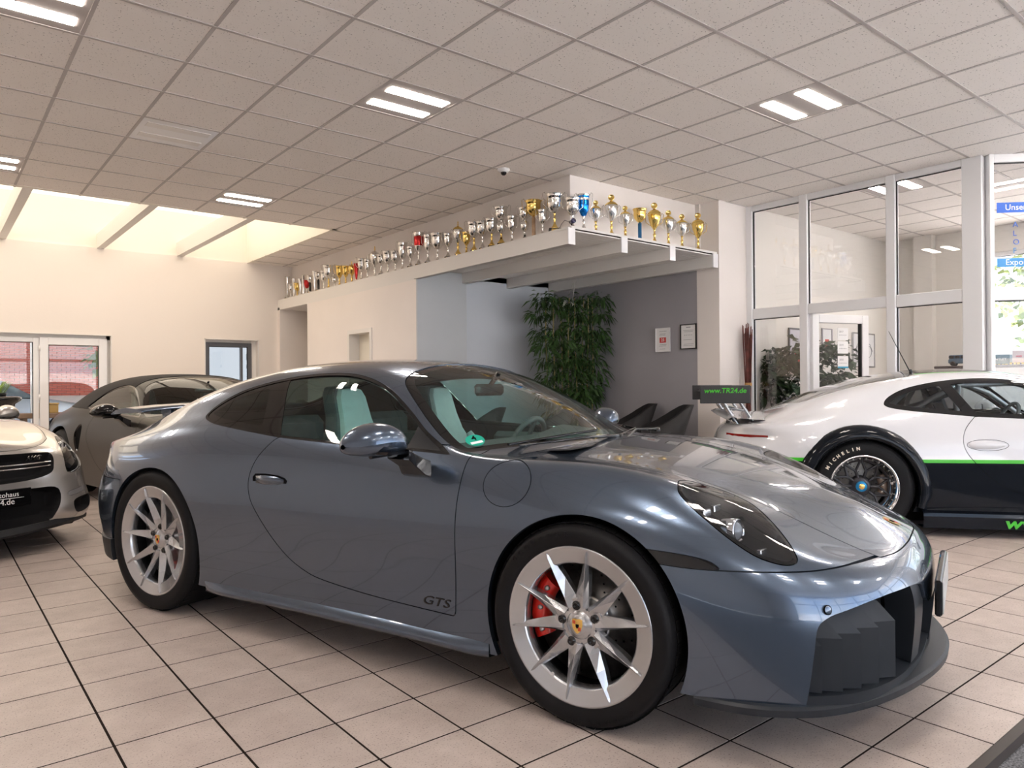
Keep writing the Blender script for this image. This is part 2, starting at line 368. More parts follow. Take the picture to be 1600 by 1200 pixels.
def rim_edge(M, depth):
    """turn open borders inward by depth so that a panel shows an edge"""
    V, N, T = M
    e = np.concatenate([T[:, [0, 1]], T[:, [1, 2]], T[:, [2, 0]]]); s = np.sort(e, 1)
    u, ix, c = np.unique(s, axis=0, return_index=True, return_counts=True); be = e[ix[c == 1]]
    if not len(be): return M
    b = np.unique(be); re = -np.ones(len(V), int)
    # border normals: average outward in-plane direction
    nb = np.zeros((len(V), 3)); d = V[be[:, 1]]-V[be[:, 0]]; o = np.cross(d, N[be[:, 0]])
    for k in range(3): nb[:, k] = np.bincount(be[:, 0], o[:, k], len(V))+np.bincount(be[:, 1], o[:, k], len(V))
    nb = nb[b]; nb /= np.maximum(np.linalg.norm(nb, axis=1), 1e-9)[:, None]
    n0 = len(V); top = np.arange(len(b))+n0; bot = top+len(b); re[b] = np.arange(len(b))
    V2 = np.concatenate([V, V[b], V[b]-N[b]*depth]); N2 = np.concatenate([N, nb, nb])
    p, q = re[be[:, 0]], re[be[:, 1]]
    F1 = np.stack([top[q], top[p], bot[p]], 1); F2 = np.stack([top[q], bot[p], bot[q]], 1)
    return V2, N2, np.concatenate([T, F1, F2])
def offset(M, d): return M[0]+M[1]*d, M[1], M[2]
def part(name, M, mat, parent=None, edge=.012, off=0):
    if off: M = offset(M, off)
    if edge: M = rim_edge(M, edge)
    return link(name, mesh_np(name, M[0], M[2], mat, N=M[1]), parent)
def poly_sd(P, poly):
    """signed distance (negative inside) from 2-D points P to a closed polygon"""
    poly = np.asarray(poly, float); d2 = np.full(len(P), 1e9); ins = np.zeros(len(P), bool)
    for i in range(len(poly)):
        a = poly[i]; b = poly[(i+1) % len(poly)]; e = b-a; w = P-a
        t = np.clip((w@e)/max(e@e, 1e-12), 0, 1); d = w-t[:, None]*e; d2 = np.minimum(d2, (d*d).sum(1))
        c = ((a[1] <= P[:, 1]) & (b[1] > P[:, 1])) | ((b[1] <= P[:, 1]) & (a[1] > P[:, 1]))
        with np.errstate(divide='ignore', invalid='ignore'):
            xi = a[0]+(P[:, 1]-a[1])/(b[1]-a[1])*(b[0]-a[0])
        ins ^= c & (P[:, 0] < xi)
    d = np.sqrt(d2); return np.where(ins, -d, d)
def smooth_poly(pts, sub=6, closed=True):
    """catmull-rom through points; a point given as (x, y, 1) is a sharp corner"""
    n = len(pts); out = []
    for i in range(n if closed else n-1):
        p0, p1, p2, p3 = (pts[(i-1) % n] if closed or i > 0 else pts[0]), pts[i], pts[(i+1) % n], (pts[(i+2) % n] if closed or i+2 < n else pts[-1])
        a, b, c, d = (np.array(q[:2], float) for q in (p0, p1, p2, p3))
        m1 = (c-a)/2; m2 = (d-b)/2
        if len(p1) > 2: m1 = (c-b)
        if len(p2) > 2: m2 = (c-b)
        for k in range(sub):
            t = k/sub; out.append((2*t**3-3*t*t+1)*b+(t**3-2*t*t+t)*m1+(-2*t**3+3*t*t)*c+(t**3-t*t)*m2)
    if not closed: out.append(np.array(pts[-1][:2], float))
    return np.array(out)
# ------------------------------------------------------------------ shared car materials
rubber = mat('tyre_rubber', (.008, .008, .009), .6, spec=.22, bump=(60, .15, .002))
blackpl = mat('black_plastic', (.012, .014, .017), .45, spec=.35, noise=(6, .15))
satin_pl = mat('satin_dark_plastic', (.020, .024, .030), .40, spec=.4)
glossbk = mat('gloss_black', (.006, .006, .007), .08, spec=.1, coat=.8)
matbk = mat('matt_black', (.008, .008, .009), .8, spec=.2)
gap_m = mat('shut_gap_dark', (.004, .004, .005), .9, spec=.1)
lining_m = mat('cabin_lining', (.075, .08, .082), .85, spec=.2)
alloy = mat('silver_alloy', (.50, .51, .53), .27, .85, coat=.5)
alloy_d = mat('dark_alloy', (.05, .05, .055), .35, .8)
steel = mat('brushed_steel', (.55, .54, .52), .32, 1, noise=(30, .2))
chrome = mat('chrome', (.85, .85, .86), .06, 1)
red_cal = mat('red_caliper', (.75, .02, .012), .25, coat=.8)
gold = mat('gold_metal', (.85, .58, .18), .18, 1)
crest_red = mat('crest_red', (.5, .02, .02), .35)
white_pl = mat('white_lettering', (.85, .85, .85), .5)
screen_glass = glass_thin('windscreen_glass', (.62, .80, .77))
side_glass = glass_thin('tinted_side_glass', (.56, .82, .78))
dark_glass = glass_thin('privacy_glass', (.16, .18, .18))
lens_glass = glass_thin('lamp_lens', (.80, .82, .84), 1.0)
frit = mat('glass_border_black', (.006, .006, .006), .05, spec=.1, coat=.7)
seat_w = mat('pale_seat_leather', (.80, .82, .80), .5, noise=(14, .05))
trim_dk = mat('dark_trim_leather', (.11, .13, .135), .6, noise=(20, .15))
dash_m = mat('dashboard_grey', (.10, .11, .115), .55)
red_lens = mat('red_lamp_lens', (.30, .008, .006), .08, coat=1)
green_st = mat('green_sticker', (.0, .35, .24), .4)

class Car: pass
def nearest_surf(M, x, z, side=-1):
    V, N, T = M; m = (V[:, 1]*side > .3)
    Vm = V[m]; Nm = N[m]; k = ((Vm[:, 0]-x)**2+(Vm[:, 2]-z)**2).argmin(); v = Vm[k]; n = Nm[k]
    return v[1]-(n[0]*(x-v[0])+n[2]*(z-v[2]))/n[1], n
def crest(name, parent, M, s=1.0):
    """shield badge drawn in the xy plane, about 5 cm high"""
    sh = [(-.020, .024), (-.010, .027), (0, .0255), (.010, .027), (.020, .024), (.021, .005), (.017, -.010), (.009, -.021), (0, -.027), (-.009, -.021), (-.017, -.010), (-.021, .005)]
    sh = [(x*s, y*s) for x, y in sh]
    o = MB().prism(sh, 0, .0012, M).build(name, gold, parent)
    m = MB()
    for i in range(2):
        for (x, y) in ((.004, -.0), (-.018, .004)):
            m.box((x+i*.006)*s, (x+.004+i*.006)*s, (y+(.004 if x < 0 else -.016))*s, (y+(.016 if x < 0 else -.003))*s, .0012, .0018, M)
    c = m.build('crest_stripes', crest_red, parent)
    m = MB().prism([(-.006*s, .007*s), (.006*s, .007*s), (.006*s, -.002*s), (0, -.009*s), (-.006*s, -.002*s)], .0018, .0026, M)
    m.build('crest_centre', gap_m, parent)
    return o
def tyre_mesh(rt, rr, w, n=72):
    """axis along local z, outer face at z=0, body towards -z"""
    h = rt-rr
    prof = [(rr-.006, -.002), (rr+.004, .004), (rr+.25*h, .011), (rr+.55*h, .012), (rr+.8*h, .006), (rt-.010, -.008), (rt-.003, -.020), (rt, -.045), (rt+.001, -w/2)]
    prof = prof+[(r, -w-z) for r, z in prof[-2::-1]]
    m = MB(); m.lathe(prof, n, smooth=True)
    return m
def tread_blocks(rt, w, n=58):
    m = MB()
    for k in range(n):
        a = 2*pi*k/n
        for (z0, z1, da) in ((-.018, -.058, 0), (-w+.058, -w+.018, .5)):
            a0 = a+da*2*pi/n; a1 = a0+2*pi/n*.86; vs = []
            for (aa, r) in ((a0, rt-.002), (a1, rt-.002), (a0, rt+.0035), (a1, rt+.0035)):
                for z in (z0, z1): vs.append((r*cos(aa), r*sin(aa), z-(.004 if r < rt and z == z0 else 0)))
            m.add(vs, [(4, 5, 7, 6), (0, 1, 5, 4), (2, 6, 7, 3), (0, 4, 6, 2), (1, 3, 7, 5)])
    return m
def grooves(rt, w):
    m = MB()
    for z in (-w*.30, -w*.5, -w*.70):
        m.lathe([(rt+.0025, z-.006), (rt+.0025, z+.006)], 60)
    return m
def make_wheel(parent, loc, side, rt, rr, w, hub, style='spoke', cal=None, turn=-9, letters=None, cal_m=None, doff=0):
    """side -1: right-hand wheel facing -y. local frame: z outwards, x forward, y up"""
    e = empty('wheel', loc, 0, parent=parent)
    if side < 0: R = Matrix(((1, 0, 0), (0, 0, -1), (0, 1, 0))).to_4x4()
    else: R = Matrix(((-1, 0, 0), (0, 0, 1), (0, 1, 0))).to_4x4()
    def B(m, n, mt, bev=0, sub=0, fix=True):
        o = m.build(n, mt, e, fix=fix, bev=bev, sub=sub); o.data.transform(R); return o
    B(tyre_mesh(rt, rr, w), 'tyre', rubber)
    B(tread_blocks(rt, w), 'tread_blocks', rubber, fix=False)['kind'] = 'stuff'
    if letters:
        mm = MB()
        for (s, a0, dr, mt) in letters:
            r = (rt+rr)/2+dr
            for k, ch in enumerate(s):
                if ch == ' ': continue
                an = radians(a0-k*(6.2 if mt is rubber else 7.4)); c = Vector((r*cos(an), r*sin(an), .0122))
                M = R @ basis(c, (sin(an), -cos(an), 0), (cos(an), sin(an), 0))
                text('tyre_letter', ch, .034 if mt is not rubber else .022, mt, e, M, depth=.0012, bold=.0015 if mt is not rubber else .0002)
    br = rr*.975
    if style == 'spoke':
        m = MB().lathe([(rr+.002, -.004), (rr-.001, .004), (rr-.007, .005), (rr-.012, .001), (rr*.80, -.004), (rr*.775, -.010), (rr*.765, -.045), (rr*.86, -.06), (rr*.9, -w+.02), (rr-.004, -w+.006), (rr+.002, -w+.004)], 72)
        B(m, 'rim', alloy)
        m = MB().lathe([(rr*.765, -.046), (rr*.84, -.09), (rr*.84, -w+.03)], 48); B(m, 'rim_barrel', alloy_d)
        m = MB(); n5 = 5
        for k in range(n5):
            for s in (-1, 1):
                a0 = radians(90-turn-72*k+s*11.5); a1 = radians(90-turn-72*k+s*17.3)
                p0 = Vector((.062*cos(a0), .062*sin(a0))); p1 = Vector(((rr-.012)*cos(a1), (rr-.012)*sin(a1)))
                d = (p1-p0).normalized(); q = Vector((-d.y, d.x))
                secs = []
                for (t, wd, ht, ed) in ((0, .030, -hub-.004, -hub-.020), (.20, .0235, -hub*.8, -hub*.8-.020), (.5, .0165, -hub*.4+.003, -hub*.45-.018), (.8, .0095, .005, -.010), (.93, .0055, .007, -.002), (1, .001, .005, .000)):
                    c = p0.lerp(p1, t); sk = s*wd*.45
                    secs.append([(*(c+q*wd), ed), (*(c+q*sk), ht), (*(c-q*wd), ed), (*(c-q*wd*.7), ed-.035), (*(c+q*wd*.7), ed-.035)])
                vs = [v for sc in secs for v in sc]; fs = []
                for i in range(len(secs)-1):
                    for j in range(5): fs.append((i*5+j, i*5+(j+1) % 5, (i+1)*5+(j+1) % 5, (i+1)*5+j))
                fs += [(4, 3, 2, 1, 0), tuple(range(len(vs)-5, len(vs)))]
                m.add(vs, fs)
        B(m, 'spokes', alloy, bev=.0012)
        m = MB(); star = []
        for k in range(n5):
            c = radians(90-turn-72*k)
            for da, r in ((-36, .058), (-17, .088), (-8, .092), (8, .092), (17, .088)):
                a = c-radians(da); star.append((r*cos(a), r*sin(a)))
        m.prism(star, -hub-.05, -hub-.012)
        m.lathe([(.0, -hub+.001), (.031, -hub+.001), (.034, -hub-.002), (.040, -hub-.004), (.052, -hub-.016)], 40)
        B(m, 'hub', alloy, bev=.002)
        for k in range(n5):
            a = radians(90-turn-72*k); c = (.065*cos(a), .065*sin(a))
            m = MB(); T4 = Matrix.Translation((c[0], c[1], 0))
            m.lathe([(.0155, -hub-.0115), (.0155, -hub-.010), (.012, -hub-.010), (.0115, -hub-.004), (.006, -hub-.003), (.006, -hub-.010), (0, -hub-.010)], 18, T4)
            B(m, 'wheel_bolt', glossbk)
        m = MB().lathe([(0, -hub+.002), (.030, -hub+.002), (.031, -hub+.0005)], 32); B(m, 'centre_cap', alloy)
        Mx = R @ Matrix.Translation((0, 0, -hub+.0022)); crest('cap_crest', e, Mx, .92)
        va = radians(-118); m = MB().tube([(rr*.79*cos(va), rr*.79*sin(va), -.012), (rr*.74*cos(va), rr*.74*sin(va), .004)], .006, 8); B(m, 'valve', chrome)
    elif style == 'race':
        m = MB().lathe([(rr+.006, 0), (rr+.004, .008), (rr-.004, .009), (rr-.010, .0), (rr*.93, -.012), (rr*.86, -.05), (rr*.84, -.085), (rr*.80, -.088), (rr*.80, -.13), (rr*.9, -w+.01)], 72); B(m, 'rim_lip', chrome)
        m = MB()
        for k in range(30):
            a = 2*pi*k/30; m.lathe([(0, -.006), (.0045, -.007), (.0045, -.016)], 6, Matrix.Translation((rr*.89*cos(a), rr*.89*sin(a), -.012)))
        B(m, 'rim_rivets', steel)['kind'] = 'stuff'
        m = MB()
        for k in range(10):
            for s in (-1, 1):
                a0 = 2*pi*k/10; a1 = a0+s*.30
                p0 = Vector((.07*cos(a0), .07*sin(a0), -.10)); pm = Vector((.13*cos(a0+s*.03), .13*sin(a0+s*.03), -.095)); p1 = Vector((rr*.83*cos(a1), rr*.83*sin(a1), -.088))
                m.tube([p0, pm, p1], [.013, .010, .010], 6)
        m.lathe([(0, -.085), (.05, -.085), (.075, -.092), (.085, -.12), (.085, -.14)], 30)
        m.lathe([(rr*.84, -.084), (rr*.78, -.088), (rr*.78, -.11)], 40)
        B(m, 'spokes', alloy_d)
        m = MB().lathe([(.012, -.068), (.030, -.068), (.042, -.072), (.042, -.086)], 24); B(m, 'centre_nut', mat('blue_nut', (.02, .22, .45), .3, .6))
        m = MB().lathe([(0, -.066), (.020, -.066), (.024, -.070)], 20); B(m, 'centre_cap', gold)
    else:
        m = MB().lathe([(rr+.002, 0), (rr-.002, .004), (rr-.014, 0), (rr*.88, -.03), (rr*.9, -w+.01)], 56); B(m, 'rim', alloy_d)
        m = MB()
        for k in range(10):
            a = 2*pi*k/10+.15; m.tube([(.05*cos(a), .05*sin(a), -.03), (rr*.93*cos(a+.06), rr*.93*sin(a+.06), -.006)], [.016, .009], 6)
        m.lathe([(0, -.015), (.03, -.015), (.07, -.03), (.07, -.06)], 24); B(m, 'spokes', alloy)
    # disc and caliper
    dr = rr*.76; dT = Matrix.Translation((0, 0, -doff))
    m = MB().lathe([(dr*.42, -.062), (dr*.46, -.066), (dr*.46, -.094), (dr, -.094), (dr, -.100), (dr, -.112)], 56, dT); m.lathe([(0, -.06), (dr*.42, -.062)], 30, dT)
    B(m, 'brake_disc', steel)
    m = MB()
    for k in range(12):
        for q in range(4):
            a = 2*pi*(k+q*.22)/12; r = dr*(.56+.12*q); m.lathe([(0, -.0935), (.0042, -.0935)], 6, Matrix.Translation((r*cos(a), r*sin(a), -doff)))
    B(m, 'disc_holes', gap_m)['kind'] = 'stuff'
    m = MB().lathe([(rr*.83, -.115), (0, -.115)], 40, dT); B(m, 'wheel_well_shield', matbk)
    if cal:
        a0, a1 = cal; m = MB(); n = 9; ring = []
        for i in range(n+1):
            t = i/n; a = radians(a0+(a1-a0)*t); en = sin(pi*min(1, max(0, t)))**.35 if 0 < t < 1 else .55
            ring.append([(r*cos(a), r*sin(a), z) for (r, z) in ((dr*.70, -.088), (dr*.72, -.060-.01*(1-en)), (dr*(.84), -.050-.014*(1-en)), (dr*(1.02), -.056-.01*(1-en)), (dr*1.07, -.085), (dr*1.07, -.115))])
        ring = [[(p[0], p[1], p[2]-doff*.6) for p in q] for q in ring]; P = np.array(ring); m.grid(P); m.add(ring[0], [tuple(range(6))]); m.add(ring[-1], [tuple(range(6))[::-1]])
        B(m, 'brake_caliper', cal_m or red_cal)
        for t in (.12, .5, .88):
            m = MB(); a = radians(a0+(a1-a0)*t); m.lathe([(0, -.044), (.008, -.044), (.009, -.056)], 12, Matrix.Translation((dr*.84*cos(a), dr*.84*sin(a), -doff*.6)))
            B(m, 'caliper_bolt', steel)
    return e

def bucket_seat(parent, x, y, side_m, face_m, name='seat'):
    e = empty(name, (x+.04, y, .045), parent=parent)
    # back: front panel outline (y,z) tapering to headrest
    half = [(.0, .30), (.20, .30), (.235, .45), (.245, .62), (.225, .74), (.14, .86), (.115, .95), (.105, 1.06), (.08, 1.10), (0, 1.105)]
    out = half+[(-a, b) for a, b in half[-2:0:-1]]
    lean = .30
    def P(a, b, d): return (-.18-(b-.3)*lean-d, a, b)
    n = len(out); 
    m = MB(); vs = [P(a*.86, .3+(b-.3)*.985, 0) for a, b in out]+[P(a*.88, .3+(b-.3)*.985, .05) for a, b in out]
    m.add(vs, [tuple(range(n)), tuple(range(n, 2*n))[::-1]]+[(i, n+i, n+(i+1) % n, (i+1) % n) for i in range(n)]); m.build('seat_back', face_m, e, bev=.012)
    m = MB(); vs = [P(a, b, .03) for a, b in out]+[P(a, b, .12) for a, b in out]
    m.add(vs, [tuple(range(n)), tuple(range(n, 2*n))[::-1]]+[(i, n+i, n+(i+1) % n, (i+1) % n) for i in range(n)]); m.build('seat_shell', side_m, e, bev=.015)
    for s in (-1, 1):
        m = MB(); pts = [P(s*.20, .36, -.07), P(s*.21, .5, -.07), P(s*.205, .66, -.05), P(s*.15, .82, -.01)]
        m.tube(pts, [.03, .045, .045, .02], 8); m.build('seat_bolster', face_m, e)
    MB().bbox(-.22, .28, -.24, .24, .22, .38, .04).build('seat_cushion', face_m, e)
    return e

def torus(m, c, R, r, X, Y, n=36, k=8):
    c, X, Y = Vector(c), Vector(X).normalized(), Vector(Y).normalized()
    m.tube([c+X*R*cos(2*pi*i/n)+Y*R*sin(2*pi*i/n) for i in range(n)], r, k, closed=True)
# ------------------------------------------------------------------ coupe outlines found on the surface
DOOR = smooth_poly([(-.507, .90, 1), (-.515, .674), (-.517, .434), (-.522, .281, 1), (-.686, .284), (-.887, .290), (-1.065, .301), (-1.253, .321), (-1.35, .346), (-1.448, .392), (-1.545, .468), (-1.644, .576), (-1.690, .640), (-1.712, .715), (-1.700, .79), (-1.665, .85), (-1.606, .912, 1), (-1.4, .93, 1), (-1.0, .93, 1)], 6)
DLO = smooth_poly([(-.60, .876, 1), (-.811, .884), (-1.091, .890), (-1.325, .900), (-1.589, .913), (-1.762, .928), (-1.966, .948), (-2.105, .964), (-2.205, .985), (-2.232, 1.012), (-2.195, 1.060), (-2.104, 1.112), (-1.989, 1.151), (-1.789, 1.190), (-1.579, 1.210), (-1.383, 1.210), (-1.245, 1.191), (-1.124, 1.156), (-1.024, 1.112), (-.895, 1.036), (-.77, .955)], 6)
WS = [(-.235, 0), (-.250, .16), (-.30, .33), (-.39, .50), (-.49, .645), (-.565, .755, 1), (-.67, .733), (-.83, .676), (-.976, .606), (-1.045, .552), (-1.072, .47), (-1.082, .36), (-1.10, .2), (-1.105, 0)]
WS = smooth_poly(WS, 6, closed=False)
RW = smooth_poly([(-1.86, 0, 1), (-1.87, .30), (-1.93, .44), (-2.10, .49), (-2.4, .49), (-2.66, .47), (-2.80, .40), (-2.86, .2), (-2.88, 0, 1)], 6, closed=False)
HOOD = smooth_poly([(.926, 0), (.922, .14), (.900, .30), (.862, .425, 1), (.759, .432), (.592, .450), (.404, .470), (.24, .490), (.077, .530), (-.181, .562), (-.35, .575, 1), (-.275, .40), (-.215, .2), (-.195, 0)], 6, closed=False)
_D = np.array([.55, .45, .70]); _D /= np.linalg.norm(_D); _E1 = np.array([.85, -.35, -.4]); _E1 -= _D*(_E1@_D); _E1 /= np.linalg.norm(_E1); _E2 = np.cross(_D, _E1)
def hlp(V):
    W = np.asarray(V, float).reshape(-1, 3)*1.0; W[:, 1] = np.abs(W[:, 1]); return np.stack([W@_E1, W@_E2], 1)
HL3 = [(.292, .735, .795), (.262, .640, .812), (.272, .555, .808), (.33, .520, .79), (.40, .505, .766), (.475, .520, .738), (.555, .588, .698), (.615, .655, .657), (.655, .712, .626), (.668, .742, .607), (.653, .768, .599), (.619, .789, .603), (.558, .808, .623), (.48, .81, .669), (.395, .792, .722), (.333, .768, .765)]
HL = smooth_poly([tuple(q) for q in hlp(HL3)], 5)
SLAT = smooth_poly([(.20, .626, 1), (.324, .619), (.401, .610), (.445, .598), (.473, .577, 1), (.394, .577), (.316, .580), (.20, .588, 1)], 4)
BUMP = np.array([(.0, -.1), (.0, .600), (.2, .594), (.316, .581), (.40, .578), (.473, .578), (.60, .580), (.71, .580), (.80, .583), (.857, .580), (.857, 1.2), (1.5, 1.2), (1.5, -.1)])
INT = smooth_poly([(0, .405, 1), (.22, .405), (.285, .43), (.33, .485), (.52, .497), (.65, .490), (.745, .470), (.780, .452), (.797, .423), (.802, .36), (.803, .301), (.802, .204), (.80, .05, 1), (0, .05, 1)], 5)
def sym(poly): return np.concatenate([poly, (poly*np.array([1, -1]))[::-1]])
def field2(idx, poly, extra=None, absy=True):
    def f(V):
        W = V.copy()
        if absy: W[:, 1] = np.abs(W[:, 1])
        d = poly_sd(W[:, idx], poly)
        return np.maximum(d, extra(V)) if extra is not None else d
    return f
SIDE = lambda y0: (lambda V: y0-np.abs(V[:, 1]))
WSs, RWs, HOODs = sym(WS), sym(RW), sym(HOOD)
f_arch = lambda V, R1=.375, R2=.388: np.minimum(np.maximum(np.hypot(V[:, 0]-.004, V[:, 2]-.335)-R1, .5-np.abs(V[:, 1])), np.maximum(np.hypot(V[:, 0]+2.435, V[:, 2]-.350)-R2, .5-np.abs(V[:, 1])))

def split_sides(name, M, mt, parent, edge=.012, off=0):
    out = []
    for s in (-1, 1):
        out.append(part(name, cut(M, -s*M[0][:, 1]), mt, parent, edge, off))
    return out
def door_mirror(parent, s, paint, dark=None, scale=1):
    """s=-1 right-hand side"""
    e = empty('door_mirror', (0, 0, 0), parent=parent)
    # shell: lofted rings across y
    rings = []; n = 20
    for (y, xc, zc, rx, rz) in ((.905, -.775, .915, .030, .016), (.925, -.775, .922, .058, .040), (.955, -.780, .932, .078, .060), (.99, -.79, .938, .088, .070), (1.03, -.802, .939, .090, .072), (1.07, -.818, .934, .086, .066), (1.10, -.832, .928, .074, .054), (1.125, -.845, .922, .048, .034), (1.134, -.850, .920, .012, .010)):
        r = []
        for k in range(n):
            a = 2*pi*k/n; c, q = cos(a), sin(a)
            px = xc+rx*(abs(c)**.85)*(1 if c > 0 else -1)*(1.15 if c > 0 else .75); pz = zc+rz*(abs(q)**.85)*(1 if q > 0 else -1)*(1 if q > 0 else .8)
            r.append((px, s*y, pz))
        rings.append(r+[r[0]])
    m = MB(); m.grid(np.array(rings)); m.build('mirror_shell', paint, e, sub=1)
    m = MB()
    m.tube([(-.79, s*.93, .885), (-.79, s*1.05, .882)], .010, 8)
    m.add([(-.845, s*.92, .885), (-.70, s*.92, .885), (-.70, s*1.06, .892), (-.85, s*1.09, .892), (-.845, s*.92, .900), (-.69, s*.92, .900), (-.69, s*1.06, .903), (-.85, s*1.09, .903)], [(0, 1, 2, 3), (4, 5, 6, 7), (0, 1, 5, 4), (1, 2, 6, 5), (2, 3, 7, 6), (3, 0, 4, 7)])
    m.build('mirror_lower_trim', glossbk, e)
    m = MB(); P = []
    for (x0, x1, y, z0, z1) in ((-.80, -.66, .85, .79, .855), (-.79, -.67, .875, .80, .865), (-.775, -.685, .91, .835, .885), (-.80, -.69, .945, .865, .905)):
        P.append([(x0, s*y, z0), (x1, s*y, z0), (x1, s*y, z1), (x0, s*y, z1), (x0, s*y, z0)])
    m.grid(np.array(P), smooth=False); m.build('mirror_arm', dark or glossbk, e, bev=.004)
    m = MB().box(-.866, -.862, min(s*.97, s*1.09), max(s*.97, s*1.09), .905, .965); m.build('mirror_glass', chrome, e)
    return e
def interior(parent, seat_face, seat_side, cage=False, seats=True):
    MB().box(-1.9, -.2, -.80, .80, .20, .24).build('cabin_floor', matbk, parent)
    P = []
    for (x, z) in ((-.95, .62), (-.90, .76), (-.84, .86), (-.74, .90), (-.58, .885), (-.42, .86), (-.34, .84)):
        P.append([(x, y, z+(.035*math.exp(-((y-.37)/.17)**2) if x < -.5 else 0)) for y in np.linspace(-.77, .77, 25)])
    m = MB(); m.grid(np.array(P)); m.build('dashboard', dash_m, parent)
    if seats:
        bucket_seat(parent, -1.18, -.37, seat_side, seat_face); bucket_seat(parent, -1.18, .37, seat_side, seat_face)
    e = empty('steering_wheel', (-.98, .37, .80), parent=parent); e.rotation_euler = (0, radians(-65), 0)
    m = MB(); torus(m, (0, 0, 0), .18, .015, (1, 0, 0), (0, 1, 0)); m.build('steering_rim', trim_dk, e)
    m = MB().lathe([(0, -.02), (.05, -.02), (.055, 0), (0, .008)], 20)
    for a in (0, 180, 270): m.tube([(.04*cos(radians(a+90)), .04*sin(radians(a+90)), 0), (.175*cos(radians(a+90)), .175*sin(radians(a+90)), 0)], .012, 6)
    m.build('steering_spokes', trim_dk, e)
    if not cage:
        m = MB().bbox(-.98, -.94, -.12, .12, 1.095, 1.155, .015); m.tube([(-.95, 0, 1.15), (-.90, 0, 1.21)], .012, 6); m.build('rear_view_mirror', glossbk, parent)
        m = MB(); m.bbox(-2.35, -1.75, -.62, .62, .55, .86, .05); m.build('rear_bench', trim_dk, parent)
        for s in (-1, 1): MB().bbox(-2.05, -1.95, s*.36-.2, s*.36+.2, .8, .99, .04).build('rear_backrest', trim_dk, parent)

